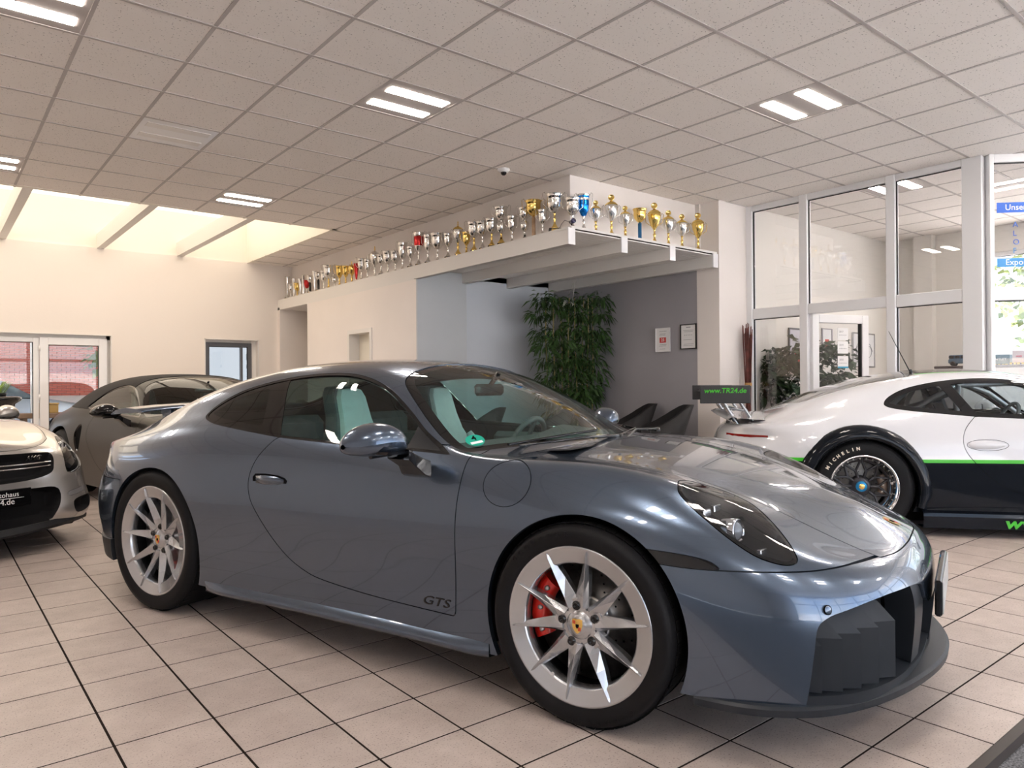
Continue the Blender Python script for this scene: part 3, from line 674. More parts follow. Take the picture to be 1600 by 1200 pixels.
def coupe_911(paint):
    """the grey-blue coupe in the foreground, in its own frame: x forward from the front axle, y left"""
    c = CARMAIN
    M0 = body_surface(R_NET, su=15, sv=14)
    M = cut(M0, lambda V: -f_arch(V))
    # dark inner shell behind every gap
    liner = M
    fD = field2([0, 2], DLO, SIDE(.45)); fW = field2([0, 1], WSs, lambda V: .80-V[:, 2], False); fR = field2([0, 1], RWs, lambda V: .80-V[:, 2], False)
    for f in (fD, fW, fR): liner = cut(liner, lambda V, f=f: -(f(V)+.012))
    fH = field2([0, 1], HOODs, lambda V: .45-V[:, 2], False)
    fHL = lambda V: np.maximum(poly_sd(hlp(V), HL), .1-V[:, 0])
    fI = field2([1, 2], INT, lambda V: .55-V[:, 0])
    liner = cut(liner, lambda V: -(fI(V)-.01)); liner = cut(liner, lambda V: -(fHL(V)+.004))
    lin = offset(liner, -.014); link('inner_shell', mesh_np('inner_shell', lin[0], lin[2], lining_m, N=lin[1]), c)
    # glass
    G, M = both(M, fD); W, M = both(M, fW); RG, M = both(M, fR)
    fin = fD(G[0]); tr, G2 = cut(G, -fin-.011), cut(G, fin+.011)
    split_sides('window_trim', tr, glossbk, c, .01, -.001)
    bp = lambda V: (V[:, 0]+1.60)+(V[:, 2]-.92)*(.155/.25)           # B pillar line, >0 in front
    front, rear = cut(G2, lambda V: -(bp(V)-.010)), cut(G2, lambda V: bp(V)+.010)
    # sail triangle behind the mirror
    tri = lambda V: np.maximum(-(V[:, 0]+.835), V[:, 2]-1.05)
    sail, front = both(front, tri)
    split_sides('mirror_sail_panel', sail, blackpl, c, .004, -.004)
    split_sides('door_window', front, side_glass, c, 0, -.005)
    fq = np.maximum(fD(rear[0])+.035, (rear[0][:, 0]+1.72)+(rear[0][:, 2]-.92)*.62)
    qin, qout = cut(rear, fq), cut(rear, -fq)
    split_sides('quarter_window_border', qout, frit, c, .004, -.004); split_sides('quarter_window', qin, dark_glass, c, 0, -.004)
    pil = cut(cut(G2, lambda V: bp(V)-.010), lambda V: -bp(V)-.010); split_sides('pillar_strip', pil, glossbk, c, .004, -.003)
    fi = fW(W[0])+.004
    W = cut(W, fi); d = fW(W[0]); wid = np.where(np.abs(W[0][:, 1]) > .50, .050, .035)
    ss = np.clip((W[0][:, 0]+1.05)/.45, 0, 1)
    inner = np.maximum(d+.042, 0*d-1)
    wb, wc = cut(W, -inner), cut(W, inner)
    part('windscreen_border', wb, frit, c, .004, -.004); part('windscreen', wc, screen_glass, c, 0, -.004)
    d = fR(RG[0]); part('rear_window_border', cut(RG, -(d+.03)), frit, c, .004, -.003); part('rear_window', cut(RG, d+.03), dark_glass, c, 0, -.003)
    # panels
    Hd, M = both(M, fH, .0022); part('bonnet', Hd, paint, c, .02)
    L, M = both(M, fHL, .002)
    fSl = field2([0, 2], SLAT, SIDE(.6)); Sl, M = both(M, fSl, .001)
    fDo = field2([0, 2], DOOR, SIDE(.55)); Do, M = both(M, fDo, .0020)
    fB = field2([0, 2], BUMP); Bu, M = both(M, fB, .0018)
    I, Bu = both(Bu, fI)
    # fuel flap on the right-hand wing
    ff = lambda V: np.maximum(np.hypot((V[:, 0]+.308), (V[:, 2]-.790)*1.25)-.099*1.0, V[:, 1]+.5)
    FF, M = both(M, ff, .0014); part('fuel_flap', FF, paint, c, .01)
    # rear lamp band, rear bumper and valance
    lamp = lambda V: np.maximum(np.maximum(np.abs(V[:, 2]-.715-.02*np.clip(-V[:, 0]-3.0, 0, .3))-.024, V[:, 0]+2.99), -1.0)
    TL, M = both(M, lamp, .0015); part('tail_lamp_band', TL, red_lens, c, .01)
    RB, M = both(M, lambda V: np.maximum(V[:, 0]+2.72, V[:, 2]-.66), .0018)
    RV, RB = both(RB, lambda V: V[:, 2]-.33-.06*np.clip(-V[:, 0]-3.0, 0, 1)); part('rear_bumper', RB, paint, c, .015)
    RV = (RV[0]+RV[1]*(.02*np.clip((.40-RV[0][:, 2])/.15, 0, 1))[:, None], RV[1], RV[2]); part('rear_valance', RV, blackpl, c, .02)
    part('body_shell', M, paint, c, .022)
    part('front_bumper', Bu, paint, c, .03)
    for s, o in zip((-1, 1), split_sides('door', Do, paint, c, .02)):
        pass
    split_sides('wing_vent', Sl, glossbk, c, .01, -.003)
    # sill blades
    for s in (-1, 1):
        P = []
        for x in np.linspace(-2.03, -.37, 22):
            y0 = .868+.02*max(0, (-1.5-x)/.5)+.012*max(0, (x+.7)/.3)
            t = min(1, (x+2.03)/.10, (-.37-x)/.08+.2)
            P.append([(x, s*(y0-.05), .150), (x, s*(y0+.018*t), .158), (x, s*(y0+.030*t), .172), (x, s*(y0+.028*t), .186), (x, s*(y0+.005), .205), (x, s*(y0-.01), .225)])
        m = MB(); m.grid(np.array(P), smooth=True); m.build('sill_blade', paint, c)
    # intake: frame, backing, flaps
    fr = (I[0], I[1], I[2]); V, N, T = rim_edge(fr, .10); k = len(I[2]); rimT = T[k:]
    used = np.unique(rimT); re = -np.ones(len(V), int); re[used] = np.arange(len(used))
    link('intake_frame', mesh_np('intake_frame', V[used], re[rimT], satin_pl, N=N[used]), c)
    low, rest = both(I, lambda V: V[:, 2]-.225-.05*np.clip((.5-np.abs(V[:, 1]))/.3, 0, 1)*0)
    part('lower_lip', low, satin_pl, c, .06, -.004)
    cen, rest = both(rest, lambda V: np.abs(np.abs(V[:, 1])-.300-.12*(V[:, 2]-.2))-.055)
    split_sides('grille_strut', cen, satin_pl, c, .09, -.012)
    V = rest[0]-np.array([.11, 0, 0]); link('intake_backing', mesh_np('intake_backing', V, rest[2], matbk, N=rest[1]), c)
    for s in (-1, 1):
        for k in range(5):
            x0, y0 = ((.738, .770), (.788, .727), (.832, .673), (.872, .604), (.910, .520))[k]
            ax, ay = -.110+.008*k, .040+.008*k
            zt = (.430, .448, .456, .462, .466)[k]; zb = .232
            prof = [(0, zb, 0), (0, zt-.055, 0), (.38, zt, 0), (.38, zb, 0)]
            vs = []
            for th in (0, -.010):
                for (u, z, _) in ((0, zb, 0), (1, zb, 0), (1, zt-.06, 0), (0, zt-.06, 0)):
                    vs.append((x0+ax*u+th, s*(y0+ay*u), z))
            # top facet leaning back
                for (u, z) in ((0, zt-.004), (.85, zt)):
                    vs.append((x0+ax*u+th-.050, s*(y0+ay*u+.006), z))
            m = MB(); m.add(vs, [(0, 1, 2, 3), (3, 2, 5, 4), (6, 9, 8, 7), (9, 10, 11, 8), (0, 6, 7, 1), (1, 7, 8, 2), (2, 8, 11, 5), (5, 11, 10, 4), (4, 10, 9, 3), (3, 9, 6, 0)])
            m.build('intake_flap', satin_pl, c)
    # splitter
    out = [(.395, .902), (.50, .900), (.60, .875), (.70, .822), (.78, .750), (.86, .635), (.935, .48), (.995, .30), (1.03, .14), (1.04, 0)]
    P = []
    full = [(x, -y) for x, y in out]+[(x, y) for x, y in out[-2::-1]]
    for (x, y) in smooth_poly(full, 4, closed=False):
        L_ = math.hypot(x, y); nx, ny = x-.35, y; q = math.hypot(nx, ny); nx, ny = nx/q, ny/q; i = .16; t = min(1, max(0, (x-.395)/.3)); lift = .0
        P.append([(x-nx*i, y-ny*i, .195), (x-nx*.06, y-ny*.06, .205), (x-nx*.010, y-ny*.010, .197), (x, y, .190), (x-nx*.003, y-ny*.003, .168), (x-nx*.05, y-ny*.05, .160), (x-nx*i, y-ny*i, .158)])
    m = MB(); m.grid(np.array(P), smooth=False); m.build('front_splitter', satin_pl, c, bev=0)
    # number plate
    e = empty('number_plate', (0, 0, 0), parent=c)
    MB().bbox(1.006, 1.028, -.265, .265, .365, .485, .006).build('plate_holder', glossbk, e)
    MB().bbox(1.028, 1.032, -.255, .255, .372, .480, .002).build('plate', mat('plate_grey', (.45, .46, .45), .4), e)
    # parking sensors
    for y in (-.772, .772):
        MB().lathe([(0, .001), (.011, .001), (.0125, 0)], 18, basis((.757, y, .48), (0, 1, 0), (-.5, 0, .8)) if y > 0 else basis((.757, y, .48), (.55, .83, 0), (-.2, .1, .97))).build('parking_sensor', paint, c)
        MB().lathe([(.0125, .0015), (.0145, .0015), (.0145, -.003)], 18, basis((.756, y, .48), (.55, .83 if y < 0 else -.83, 0), (-.2, .1, .97))).build('sensor_ring', gap_m, c)
    headlamps(c, L)
    # handles
    for s in (-1, 1):
        y, n = nearest_surf(M0, -1.58, .722, s)
        m = MB(); P = []
        for (x, hz, d) in ((-1.672, .008, -.004), (-1.66, .020, .004), (-1.60, .023, .012), (-1.53, .019, .012), (-1.485, .010, .004), (-1.475, .003, -.003)):
            yy, _ = nearest_surf(M0, x, .722, s)
            P.append([(x, yy+s*(-.008 if i in (0, 4) else d), .724+q*hz) for i, q in enumerate((1.05, .8, 0, -.8, -1.05))])
        m.grid(np.array(P)); m.build('door_handle', paint, c)
        m = MB(); P = []
        for (x, hz) in ((-1.683, .012), (-1.665, .028), (-1.60, .031), (-1.53, .028), (-1.485, .018), (-1.465, .006)):
            yy, _ = nearest_surf(M0, x, .72, s); P.append([(x, yy+s*.0012, .722+q*hz) for q in (1, 0, -1)])
        m.grid(np.array(P)); m.build('handle_recess', gap_m, c)
    for s in (-1, 1): door_mirror(c, s, paint)
    # side script
    y, n = nearest_surf(M0, -.62, .318)
    o = text('door_script', 'GTS', .058, glossbk, c, None, depth=.0008, shear=.28, align='CENTER')
    me = o.data
    for v in me.vertices:
        x = -.62+v.co.x*1.30; z = .320+v.co.y*.82+.0; yy, _ = nearest_surf(M0, x, z); v.co = (x, yy-.0012-(.001 if v.co.z > 0 else 0), z)
    # green sticker in the lower right corner of the screen
    k = ((M0[0]-np.array([-.585, -.655, .925]))**2 @ np.ones(3)).argmin(); v, n = Vector(M0[0][k]), Vector(M0[1][k]); ux = Vector((.42, .86, .0)); ux = (ux-n*ux.dot(n)).normalized(); Ms = basis(v+n*.002, ux, n.cross(ux))
    MB().lathe([(0, .001), (.040, .001)], 28, Ms).build('emission_sticker', green_st, c, fix=False)
    text('sticker_number', '4', .042, gap_m, c, Ms @ Matrix.Translation((0, .014, .0015)), depth=.0003, bold=.001)
    MB().box(-.026, .026, -.024, -.009, .0012, .0016, Ms).build('sticker_strip', white_pl, c)
    # wipers
    for (x0, y0, x1, y1) in ((-.235, -.02, -.43, -.60), (-.265, .52, -.235, .02)):
        m = MB(); za = .915
        m.tube([(x0, y0, za), (x0-.01, (y0+y1)/2, za+.012), (x1+.02, y1, .905)], [.010, .006, .005], 6)
        m.tube([(x0-.07, y0*.7-.10, za+.028), ((x0+x1)/2-.03, (y0+y1)/2, za+.016), (x1-.02, y1-.02, .91)], .006, 6)
        m.lathe([(0, .02), (.016, .018), (.018, 0)], 12, Matrix.Translation((x0, y0, za-.01))); m.build('wiper', glossbk, c)
    MB().add([(-.20, y, .893) for y in np.linspace(-.56, .56, 9)]+[(-.31, y, .885) for y in np.linspace(-.56, .56, 9)], [(i, i+1, i+10, i+9) for i in range(8)]).build('cowl_panel', blackpl, c)
    # crest on the bonnet
    k = ((M0[0]-np.array([.862, 0, .63]))**2 @ np.ones(3)).argmin(); v, n = M0[0][k], M0[1][k]
    crest('bonnet_crest', c, basis(v+n*.001, (0, 1, 0), (-1, 0, .4)), 1.25)
    # rear wing on two swan-neck stalks
    e = empty('rear_wing', (0, 0, 0), parent=c); P = []
    for y in np.linspace(-.66, .66, 25):
        a = abs(y)/.66; dz = -.022*a**3; dx = .03*a**2
        P.append([(xx+dx, y, zz+dz) for xx, zz in ((-3.31, 1.018), (-3.25, 1.040), (-3.15, 1.052), (-3.06, 1.048), (-2.98, 1.034), (-2.98, 1.026), (-3.07, 1.024), (-3.19, 1.018), (-3.31, 1.010), (-3.31, 1.018))])
    m = MB(); m.grid(np.array(P)); m.add(P[0][:-1], [tuple(range(9))]); m.add(P[-1][:-1], [tuple(range(9))[::-1]]); m.build('wing_blade', paint, e)
    for s in (-1, 1):
        m = MB(); P = []
        for (x, z, w) in ((-3.18, 1.022, .11), (-3.17, .99, .10), (-3.15, .94, .10), (-3.12, .89, .13), (-3.10, .86, .20)):
            P.append([(x-w/2, s*.36-.010, z), (x+w/2, s*.36-.010, z), (x+w/2, s*.36+.010, z), (x-w/2, s*.36+.010, z), (x-w/2, s*.36-.010, z)])
        m.grid(np.array(P), smooth=False); m.build('wing_stalk', paint, e)
    P = []
    for y in np.linspace(-.50, .50, 17):
        a = abs(y)/.5; h = .045*(1-a**4); P.append([(-3.00-.02*a, y, .925-.05*a), (-3.10, y, .905+h-.03*a), (-3.22, y, .89+h*1.2-.03*a), (-3.27, y, .86-.02*a)])
    m = MB(); m.grid(np.array(P)); m.build('tail_base', glossbk, c)
    interior(c, seat_w, trim_dk)
    for s in (-1, 1):
        m = MB(); m.bbox(-1.45, -.60, min(s*.74, s*.80), max(s*.74, s*.80), .40, .86, .03); m.build('door_card', trim_dk, c)
    m = MB().bbox(-3.1, .60, -.66, .66, .12, .20, .02); m.build('underbody', matbk, c)
    # wheel housings
    for (x, r) in ((0, .375), (-2.44, .39)):
        for s in (-1, 1):
            P = []
            for k in range(25):
                a = -.35+(pi+.7)*k/24; P.append([(x+r*cos(a), s*.868, .34+r*sin(a)), (x+r*cos(a), s*.55, .34+r*sin(a))])
            m = MB(); m.grid(np.array(P)); m.add([p[1] for p in P], [tuple(range(25))]); m.build('wheel_housing', gap_m, c)
    F = dict(cal=(150, 212))
    for s in (-1, 1):
        make_wheel(c, (0, s*.905, .340), s, .340, .268, .245, .004, cal=(138, 205) if s < 0 else (-25, 42), turn=-9, letters=[('GOODYEAR', 140, .004, rubber), ('GOODYEAR', -50, .004, rubber)])
        make_wheel(c, (-2.45, s*.905, .361), s, .361, .282, .315, .030, cal=(-32, 20) if s < 0 else (160, 212), turn=4)
def headlamps(c, L):
    for s in (-1, 1):
        Ls = cut(L, -s*L[0][:, 1]); e = empty('headlamp', (0, 0, 0), parent=c)
        d = poly_sd(hlp(Ls[0]), HL)
        part('lamp_seal', cut(Ls, -(d+.013)), glossbk, e, .03, -.001)
        part('lamp_lens', cut(Ls, d+.013), lens_glass, e, 0, 0)
        hous = offset(Ls, 0); f = np.clip(-(d)/.10, 0, 1); V = Ls[0]-Ls[1]*(.012+.085*f)[:, None]
        link('lamp_housing', mesh_np('lamp_housing', V, Ls[2], mat('lamp_housing_dark', (.010, .010, .012), .3, spec=.25), N=vnorm(V, Ls[2])), e)
        ctr = np.array([.47, s*.665, .665]); ax = Vector((.93, s*.22, .10))
        Mx = basis(ctr, (0, 1, 0), (0, 0, 1)); 
        z = ax.normalized(); x = Vector((0, 0, 1)).cross(z).normalized(); y = z.cross(x)
        Mb = Matrix(((x.x, y.x, z.x, ctr[0]), (x.y, y.y, z.y, ctr[1]), (x.z, y.z, z.z, ctr[2]), (0, 0, 0, 1)))
        m = MB(); m.lathe([(.040, -.05), (.040, .0), (.034, .004), (.031, -.004)], 30, Mb); m.build('projector_ring', chrome, e)
        m = MB(); m.lathe([(0, .012), (.012, .010), (.024, .003), (.031, -.008)], 30, Mb); m.build('projector_lens', mat('projector_glass', (.25, .28, .32), .04, .2, coat=1), e)
        for (dx, dy, dz) in ((-.095, .035, .055), (-.085, -.045, .06), (.095, -.025, -.055), (.09, .055, -.05)):
            m = MB().bbox(-.022, .022, -.012, .012, -.01, .006, .003, Matrix.Translation((ctr[0]+dx, ctr[1]+s*dy, ctr[2]+dz)) @ Mb.to_3x3().to_4x4()); m.build('lamp_module', mat('lamp_module_grey', (.55, .57, .6), .15, .9), e)
        m = MB().bbox(-.10, .10, -.035, .035, -.06, -.02, .01, Mb); m.build('lamp_carrier', glossbk, e)
# ------------------------------------------------------------------ lamps of the room (daylight sky is set above)
H = 3.371
WALLY = 13.0
led = emis('led_panel_glow', (1.0, .89, .80), 27)
sky_panel = emis('skylight_diffuser_glow', (1.0, .84, .66), 1.3)
# ------------------------------------------------------------------ room materials
wall_m = mat('painted_wall_white', (.82, .77, .735), .85, noise=(1.5, .02), bump=(60, .06, .004))
wall_far_m = mat('ribbed_wall_white', (.82, .765, .715), .8, bump=(25, .12, .006))
wall_blue = mat('painted_wall_pale_blue', (.60, .64, .70), .85, noise=(1.2, .03))
wall_grey = mat('painted_wall_grey', (.34, .335, .36), .85, noise=(1.2, .03))
white_fr = mat('white_window_frame', (.80, .80, .81), .32, coat=.2)
white_sat = mat('white_satin_board', (.76, .74, .71), .5)
seal_m = mat('black_rubber_seal', (.015, .015, .016), .6)
pane = glass_thin('clear_pane', (.93, .93, .935))
tile_c = mat('ceiling_board', (.88, .83, .785), .9)
rail_m = mat('ceiling_rail_white', (.50, .46, .44), .6)
grout = mat('dark_grout', (.022, .016, .013), .95, spec=.1)
def tile_mats():
    m = bpy.data.materials.new('floor_tile_terrazzo'); m.use_nodes = True; t = m.node_tree; p = t.nodes['Principled BSDF']
    tc = t.nodes.new('ShaderNodeTexCoord'); ge = t.nodes.new('ShaderNodeNewGeometry'); oi = t.nodes.new('ShaderNodeObjectInfo')
    n1 = t.nodes.new('ShaderNodeTexNoise'); n1.inputs['Scale'].default_value = 5; n1.inputs['Detail'].default_value = 8; n1.inputs['Roughness'].default_value = .7
    t.links.new(ge.outputs['Position'], n1.inputs['Vector'])
    r1 = t.nodes.new('ShaderNodeValToRGB'); r1.color_ramp.elements[0].position = .3; r1.color_ramp.elements[0].color = (.46, .385, .345, 1); r1.color_ramp.elements[1].position = .75; r1.color_ramp.elements[1].color = (.62, .535, .485, 1)
    t.links.new(n1.outputs[0], r1.inputs[0])
    v = t.nodes.new('ShaderNodeTexVoronoi'); v.inputs['Scale'].default_value = 130; t.links.new(ge.outputs['Position'], v.inputs['Vector'])
    n2 = t.nodes.new('ShaderNodeTexNoise'); n2.inputs['Scale'].default_value = 160; n2.inputs['Detail'].default_value = 2; t.links.new(ge.outputs['Position'], n2.inputs['Vector'])
    r2 = t.nodes.new('ShaderNodeValToRGB'); r2.color_ramp.elements[0].position = .30; r2.color_ramp.elements[0].color = (.35, .32, .30, 1); r2.color_ramp.elements[1].position = .40; r2.color_ramp.elements[1].color = (1, 1, 1, 1)
    e = r2.color_ramp.elements.new(.70); e.color = (1, 1, 1, 1); e = r2.color_ramp.elements.new(.76); e.color = (1.25, 1.22, 1.2, 1)
    t.links.new(n2.outputs[0], r2.inputs[0])
    mx = t.nodes.new('ShaderNodeMix'); mx.data_type = 'RGBA'; mx.blend_type = 'MULTIPLY'; mx.inputs[0].default_value = .8
    t.links.new(r1.outputs[0], mx.inputs[6]); t.links.new(r2.outputs[0], mx.inputs[7])
    hv = t.nodes.new('ShaderNodeHueSaturation'); mr = t.nodes.new('ShaderNodeMapRange'); mr.inputs[3].default_value = .93; mr.inputs[4].default_value = 1.05
    t.links.new(oi.outputs['Random'], mr.inputs[0]); t.links.new(mr.outputs[0], hv.inputs['Value']); t.links.new(mx.outputs[2], hv.inputs['Color']); t.links.new(hv.outputs[0], p.inputs['Base Color'])
    p.inputs['Roughness'].default_value = .42; p.inputs['Specular IOR Level'].default_value = .45
    b = t.nodes.new('ShaderNodeBump'); b.inputs['Strength'].default_value = .12; b.inputs['Distance'].default_value = .002; t.links.new(n2.outputs[0], b.inputs['Height']); t.links.new(b.outputs[0], p.inputs['Normal'])
    # ceiling board with pin holes
    c = tile_c; t = c.node_tree; p = t.nodes['Principled BSDF']; ge = t.nodes.new('ShaderNodeNewGeometry')
    n = t.nodes.new('ShaderNodeTexNoise'); n.inputs['Scale'].default_value = 75; n.inputs['Detail'].default_value = 1; t.links.new(ge.outputs['Position'], n.inputs['Vector'])
    r = t.nodes.new('ShaderNodeValToRGB'); r.color_ramp.elements[0].position = .25; r.color_ramp.elements[0].color = (.30, .27, .25, 1); r.color_ramp.elements[1].position = .33; r.color_ramp.elements[1].color = (*TILE_C, 1)
    t.links.new(n.outputs[0], r.inputs[0]); t.links.new(r.outputs[0], p.inputs['Base Color'])
    return m
TILE_C = (.88, .83, .785)
tile_m = tile_mats()
def proj(x, y, z):
    v = Vector((x, y, z-CAM_H)); d = v.dot(_fw)
    return (794.79+F_PX*v.dot(_r2)/d, 600.04-F_PX*v.dot(_u2)/d, d) if d > .05 else (-9e3, -9e3, d)

# ------------------------------------------------------------------ floor
fl = empty('floor', kind='structure')
MB().box(-4.2, 12.2, .83, 16.2, -.06, -.0013).build('grout_bed', grout, fl)
MB().box(-4.2, 12.2, -5.2, .80, -.06, -.035).build('entrance_carpet', mat('grey_flecked_carpet', (.16, .165, .175), .95, noise=(140, .75), bump=(160, .6, .006)), fl)
MB().box(-4.2, 12.2, .80, .832, -.06, .0005).build('edge_trim', mat('dark_edge_trim', (.05, .04, .035), .5), fl)
TP = .3085; TX0, TY0 = .470, 2.921; half = (TP-.0080)/2
mt = MB(); b = .0003
mt.add([(-half, -half, -.004), (half, -half, -.004), (half, half, -.004), (-half, half, -.004), (-half+b, -half+b, 0), (half-b, -half+b, 0), (half-b, half-b, 0), (-half+b, half-b, 0)], [(4, 5, 6, 7), (0, 1, 5, 4), (1, 2, 6, 5), (2, 3, 7, 6), (3, 0, 4, 7)])
tmesh = mt.mesh('tile', tile_m)
cells = []
for i in range(-15, 40):
    for j in range(-7, 44):
        x = TX0+TP*(i+.5); y = TY0+TP*(j+.5)
        if x < -4.2 or x > 12.1 or y < .83+half or y > 13.2: continue
        px, py, d = proj(x, y, 0); vis = -60 < px < 1660 and py < 1290 and d > 0
        cells.append((0 if vis else 1, d if vis else 99, x, y))
cells.sort()
rest = MB()
y0, y1 = .834, TY0-TP*6-.003
mc = MB().add([(-half, y0, -.004), (half, y0, -.004), (half, y1, -.004), (-half, y1, -.004), (-half+b, y0+b, 0), (half-b, y0+b, 0), (half-b, y1-b, 0), (-half+b, y1-b, 0)], [(4, 5, 6, 7), (0, 1, 5, 4), (1, 2, 6, 5), (2, 3, 7, 6), (3, 0, 4, 7)]).mesh('tile', tile_m)
for i in range(-15, 40): link('cut_tile', mc, fl, (TX0+TP*(i+.5), 0, 0))
for k, (nv, d, x, y) in enumerate(cells):
    if k < 300 and not nv: link('tile', tmesh, fl, (x, y, 0))
    else: rest.add([(a+x, b_+y, c) for a, b_, c in mt.v], mt.f)
rest.build('far_tiles', tile_m, fl, fix=False)['kind'] = 'stuff'

# ------------------------------------------------------------------ ceiling
ce = empty('ceiling', kind='structure')
CP = .625; CX0, CY0 = 3.2827, 3.3556
def in_sky(x, y): return y > 9.60 and x < 4.5
def in_box(x, y): return x > 5.33 and y > 5.56 and not x > 7.5
lamps = {(-1, 2): 1, (3, -1): 1, (-1, 8): 1, (-5, 2): 1, (-5, 8): 1, (-3, 5): 0,
         (-4, -4): 1, (-1, -4): 1, (3, -4): 1, (7, -4): 1, (-7, 2): 1, (-7, -4): 1, (-7, 8): 1, (3, 2): 0, (-4, -9): 1, (-1, -9): 1, (3, -9): 1, (7, -9): 1, (-7, -9): 1,
         (8, 0): 1, (11, -2): 1, (8, -3): 1}
lamps.pop((3, 2))
h2 = (CP-.016)/2
m = MB(); m.add([(-h2, -h2, .004), (h2, -h2, .004), (h2, h2, .004), (-h2, h2, .004), (-h2+.004, -h2+.004, 0), (h2-.004, -h2+.004, 0), (h2-.004, h2-.004, 0), (-h2+.004, h2-.004, 0), (-h2, -h2, .02), (h2, -h2, .02), (h2, h2, .02), (-h2, h2, .02)],
                [(7, 6, 5, 4), (4, 5, 1, 0), (5, 6, 2, 1), (6, 7, 3, 2), (7, 4, 0, 3), (0, 1, 9, 8), (1, 2, 10, 9), (2, 3, 11, 10), (3, 0, 8, 11), (8, 9, 10, 11)])
cmesh = m.mesh('ceiling_tile', tile_c); cells = []
for i in range(-12, 15):
    for j in range(-14, 16):
        x = CX0+CP*(i+.5); y = CY0+CP*(j+.5)
        if y > 13.2 or x < -4.2 or x > 12.2 or y < -5.2 or in_sky(x, y) or (x > 5.5 and y > 5.8 and x < 7.4) or (x > 7.5 and y > 5.3): continue
        if (i, j) in lamps: continue
        px, py, d = proj(x, y, H); vis = -80 < px < 1680 and py > -80 and d > 0
        cells.append((0 if vis else 1, d if vis else 99, x, y))
cells.sort(); rest = MB()
for k, (nv, d, x, y) in enumerate(cells):
    if k < 300 and not nv: link('ceiling_tile', cmesh, ce, (x, y, H))
    else: rest.add([(a+x, b_+y, c+H) for a, b_, c in m.v], m.f)
rest.build('far_ceiling_tiles', tile_c, ce, fix=False)['kind'] = 'stuff'
for i in range(-12, 15):
    x = CX0+CP*i
    if x < 12.1:
        y1 = 13.0 if x > 4.5 and x < 5.33 else (9.60 if x < 5.33 else (5.56 if x < 7.5 else 5.2))
        MB().box(x-.012, x+.012, -5.2, y1, H-.003, H+.012).build('ceiling_rail', rail_m, ce)
for j in range(-13, 16):
    y = CY0+CP*j
    x1 = 12 if y < 5.2 else (5.33 if y > 5.56 else 7.5); x0 = -4.2 if y < 9.6 else 4.5
    if y < 13: MB().box(x0, x1, y-.012, y+.012, H-.004, H+.011).build('ceiling_cross_rail', rail_m, ce)
MB().box(-4.3, 12.3, -5.3, 9.56, H+.03, H+.10).build('ceiling_slab', white_sat, ce)
MB().box(4.55, 12.3, 9.56, 13.3, H+.03, H+.10).build('ceiling_slab', white_sat, ce)
# skylight shafts between beams
shaft = mat('skylight_shaft_white', (.86, .82, .74), .8)
sk = empty('skylight_well', kind='structure')
MB().box(-4.3, 4.62, 13.02, 13.10, H-.02, H+.75).build('shaft_wall', shaft, sk)
MB().box(-4.3, 4.62, 9.50, 9.56, H-.004, H+.75).build('shaft_wall', shaft, sk)
MB().box(4.50, 4.58, 9.50, 13.10, H-.004, H+.75).build('shaft_wall', shaft, sk)
for x in (-3.9, -2.7, -1.5, -.3, .905, 2.19, 3.375):
    MB().box(x-.05, x+.05, 9.56, 13.02, H-.005, H+.22).build('skylight_beam', white_sat, sk)
MB().box(-4.3, 4.5, 9.56, 13.02, H+.74, H+.76).build('skylight_diffuser', sky_panel, sk)
# luminaires
kk = 0
LL = {(-1, 2): 'square ceiling light with two bright bars, above the middle of the grey coupe', (3, -1): 'square ceiling light with two bright bars, upper right of the photo', (-1, 8): 'small-looking ceiling light beside the skylights', (-5, 2): 'ceiling light cut by the top left corner of the photo', (-5, 8): 'ceiling light at the far left edge beside the skylights', (-3, 5): 'unlit ceiling light panel left of centre, switched off'}
for n, ((i, j), on) in enumerate(lamps.items()):
    x = CX0+CP*(i+.5); y = CY0+CP*(j+.5)
    lab = LL.get((i, j)); grp = None
    if lab is None:
        lab = 'ceiling light inside the glazed office' if i >= 8 else 'ceiling light above the photographer, outside the photo'; grp = 'office ceiling lights' if i >= 8 else 'ceiling lights outside the view'
    e = empty('ceiling_light', (x, y, H), 0, lab, 'ceiling light', grp or 'square two-bar ceiling lights')
    mb = MB(); q = CP/2-.010
    mb.box(-q, q, -q, q, .0, .02); mb.build('light_frame', rail_m if on else white_fr, e)
    for s in (-1, 1):
        mb = MB().add([(-.255, s*.145-.055, -.004), (.255, s*.145-.055, -.004), (.255, s*.145+.055, -.004), (-.255, s*.145+.055, -.004), (-.255, s*.145-.055, .002), (.255, s*.145-.055, .002), (.255, s*.145+.055, .002), (-.255, s*.145+.055, .002)], [(3, 2, 1, 0), (0, 1, 5, 4), (1, 2, 6, 5), (2, 3, 7, 6), (3, 0, 4, 7)])
        mb.build('light_bar', led if on else mat('unlit_bar', (.70, .68, .66), .3), e, fix=False)
# dome camera
e = empty('dome_camera', (4.65, 5.83, H), 0, 'small white dome camera on the ceiling near the trophy shelf corner', 'camera')
MB().lathe([(0, 0), (.062, 0), (.064, -.012), (.052, -.030), (.030, -.034)], 24).build('camera_base', white_fr, e)
MB().lathe([(.032, -.030), (.028, -.052), (.014, -.064), (0, -.066)], 20).build('camera_dome', glossbk, e)

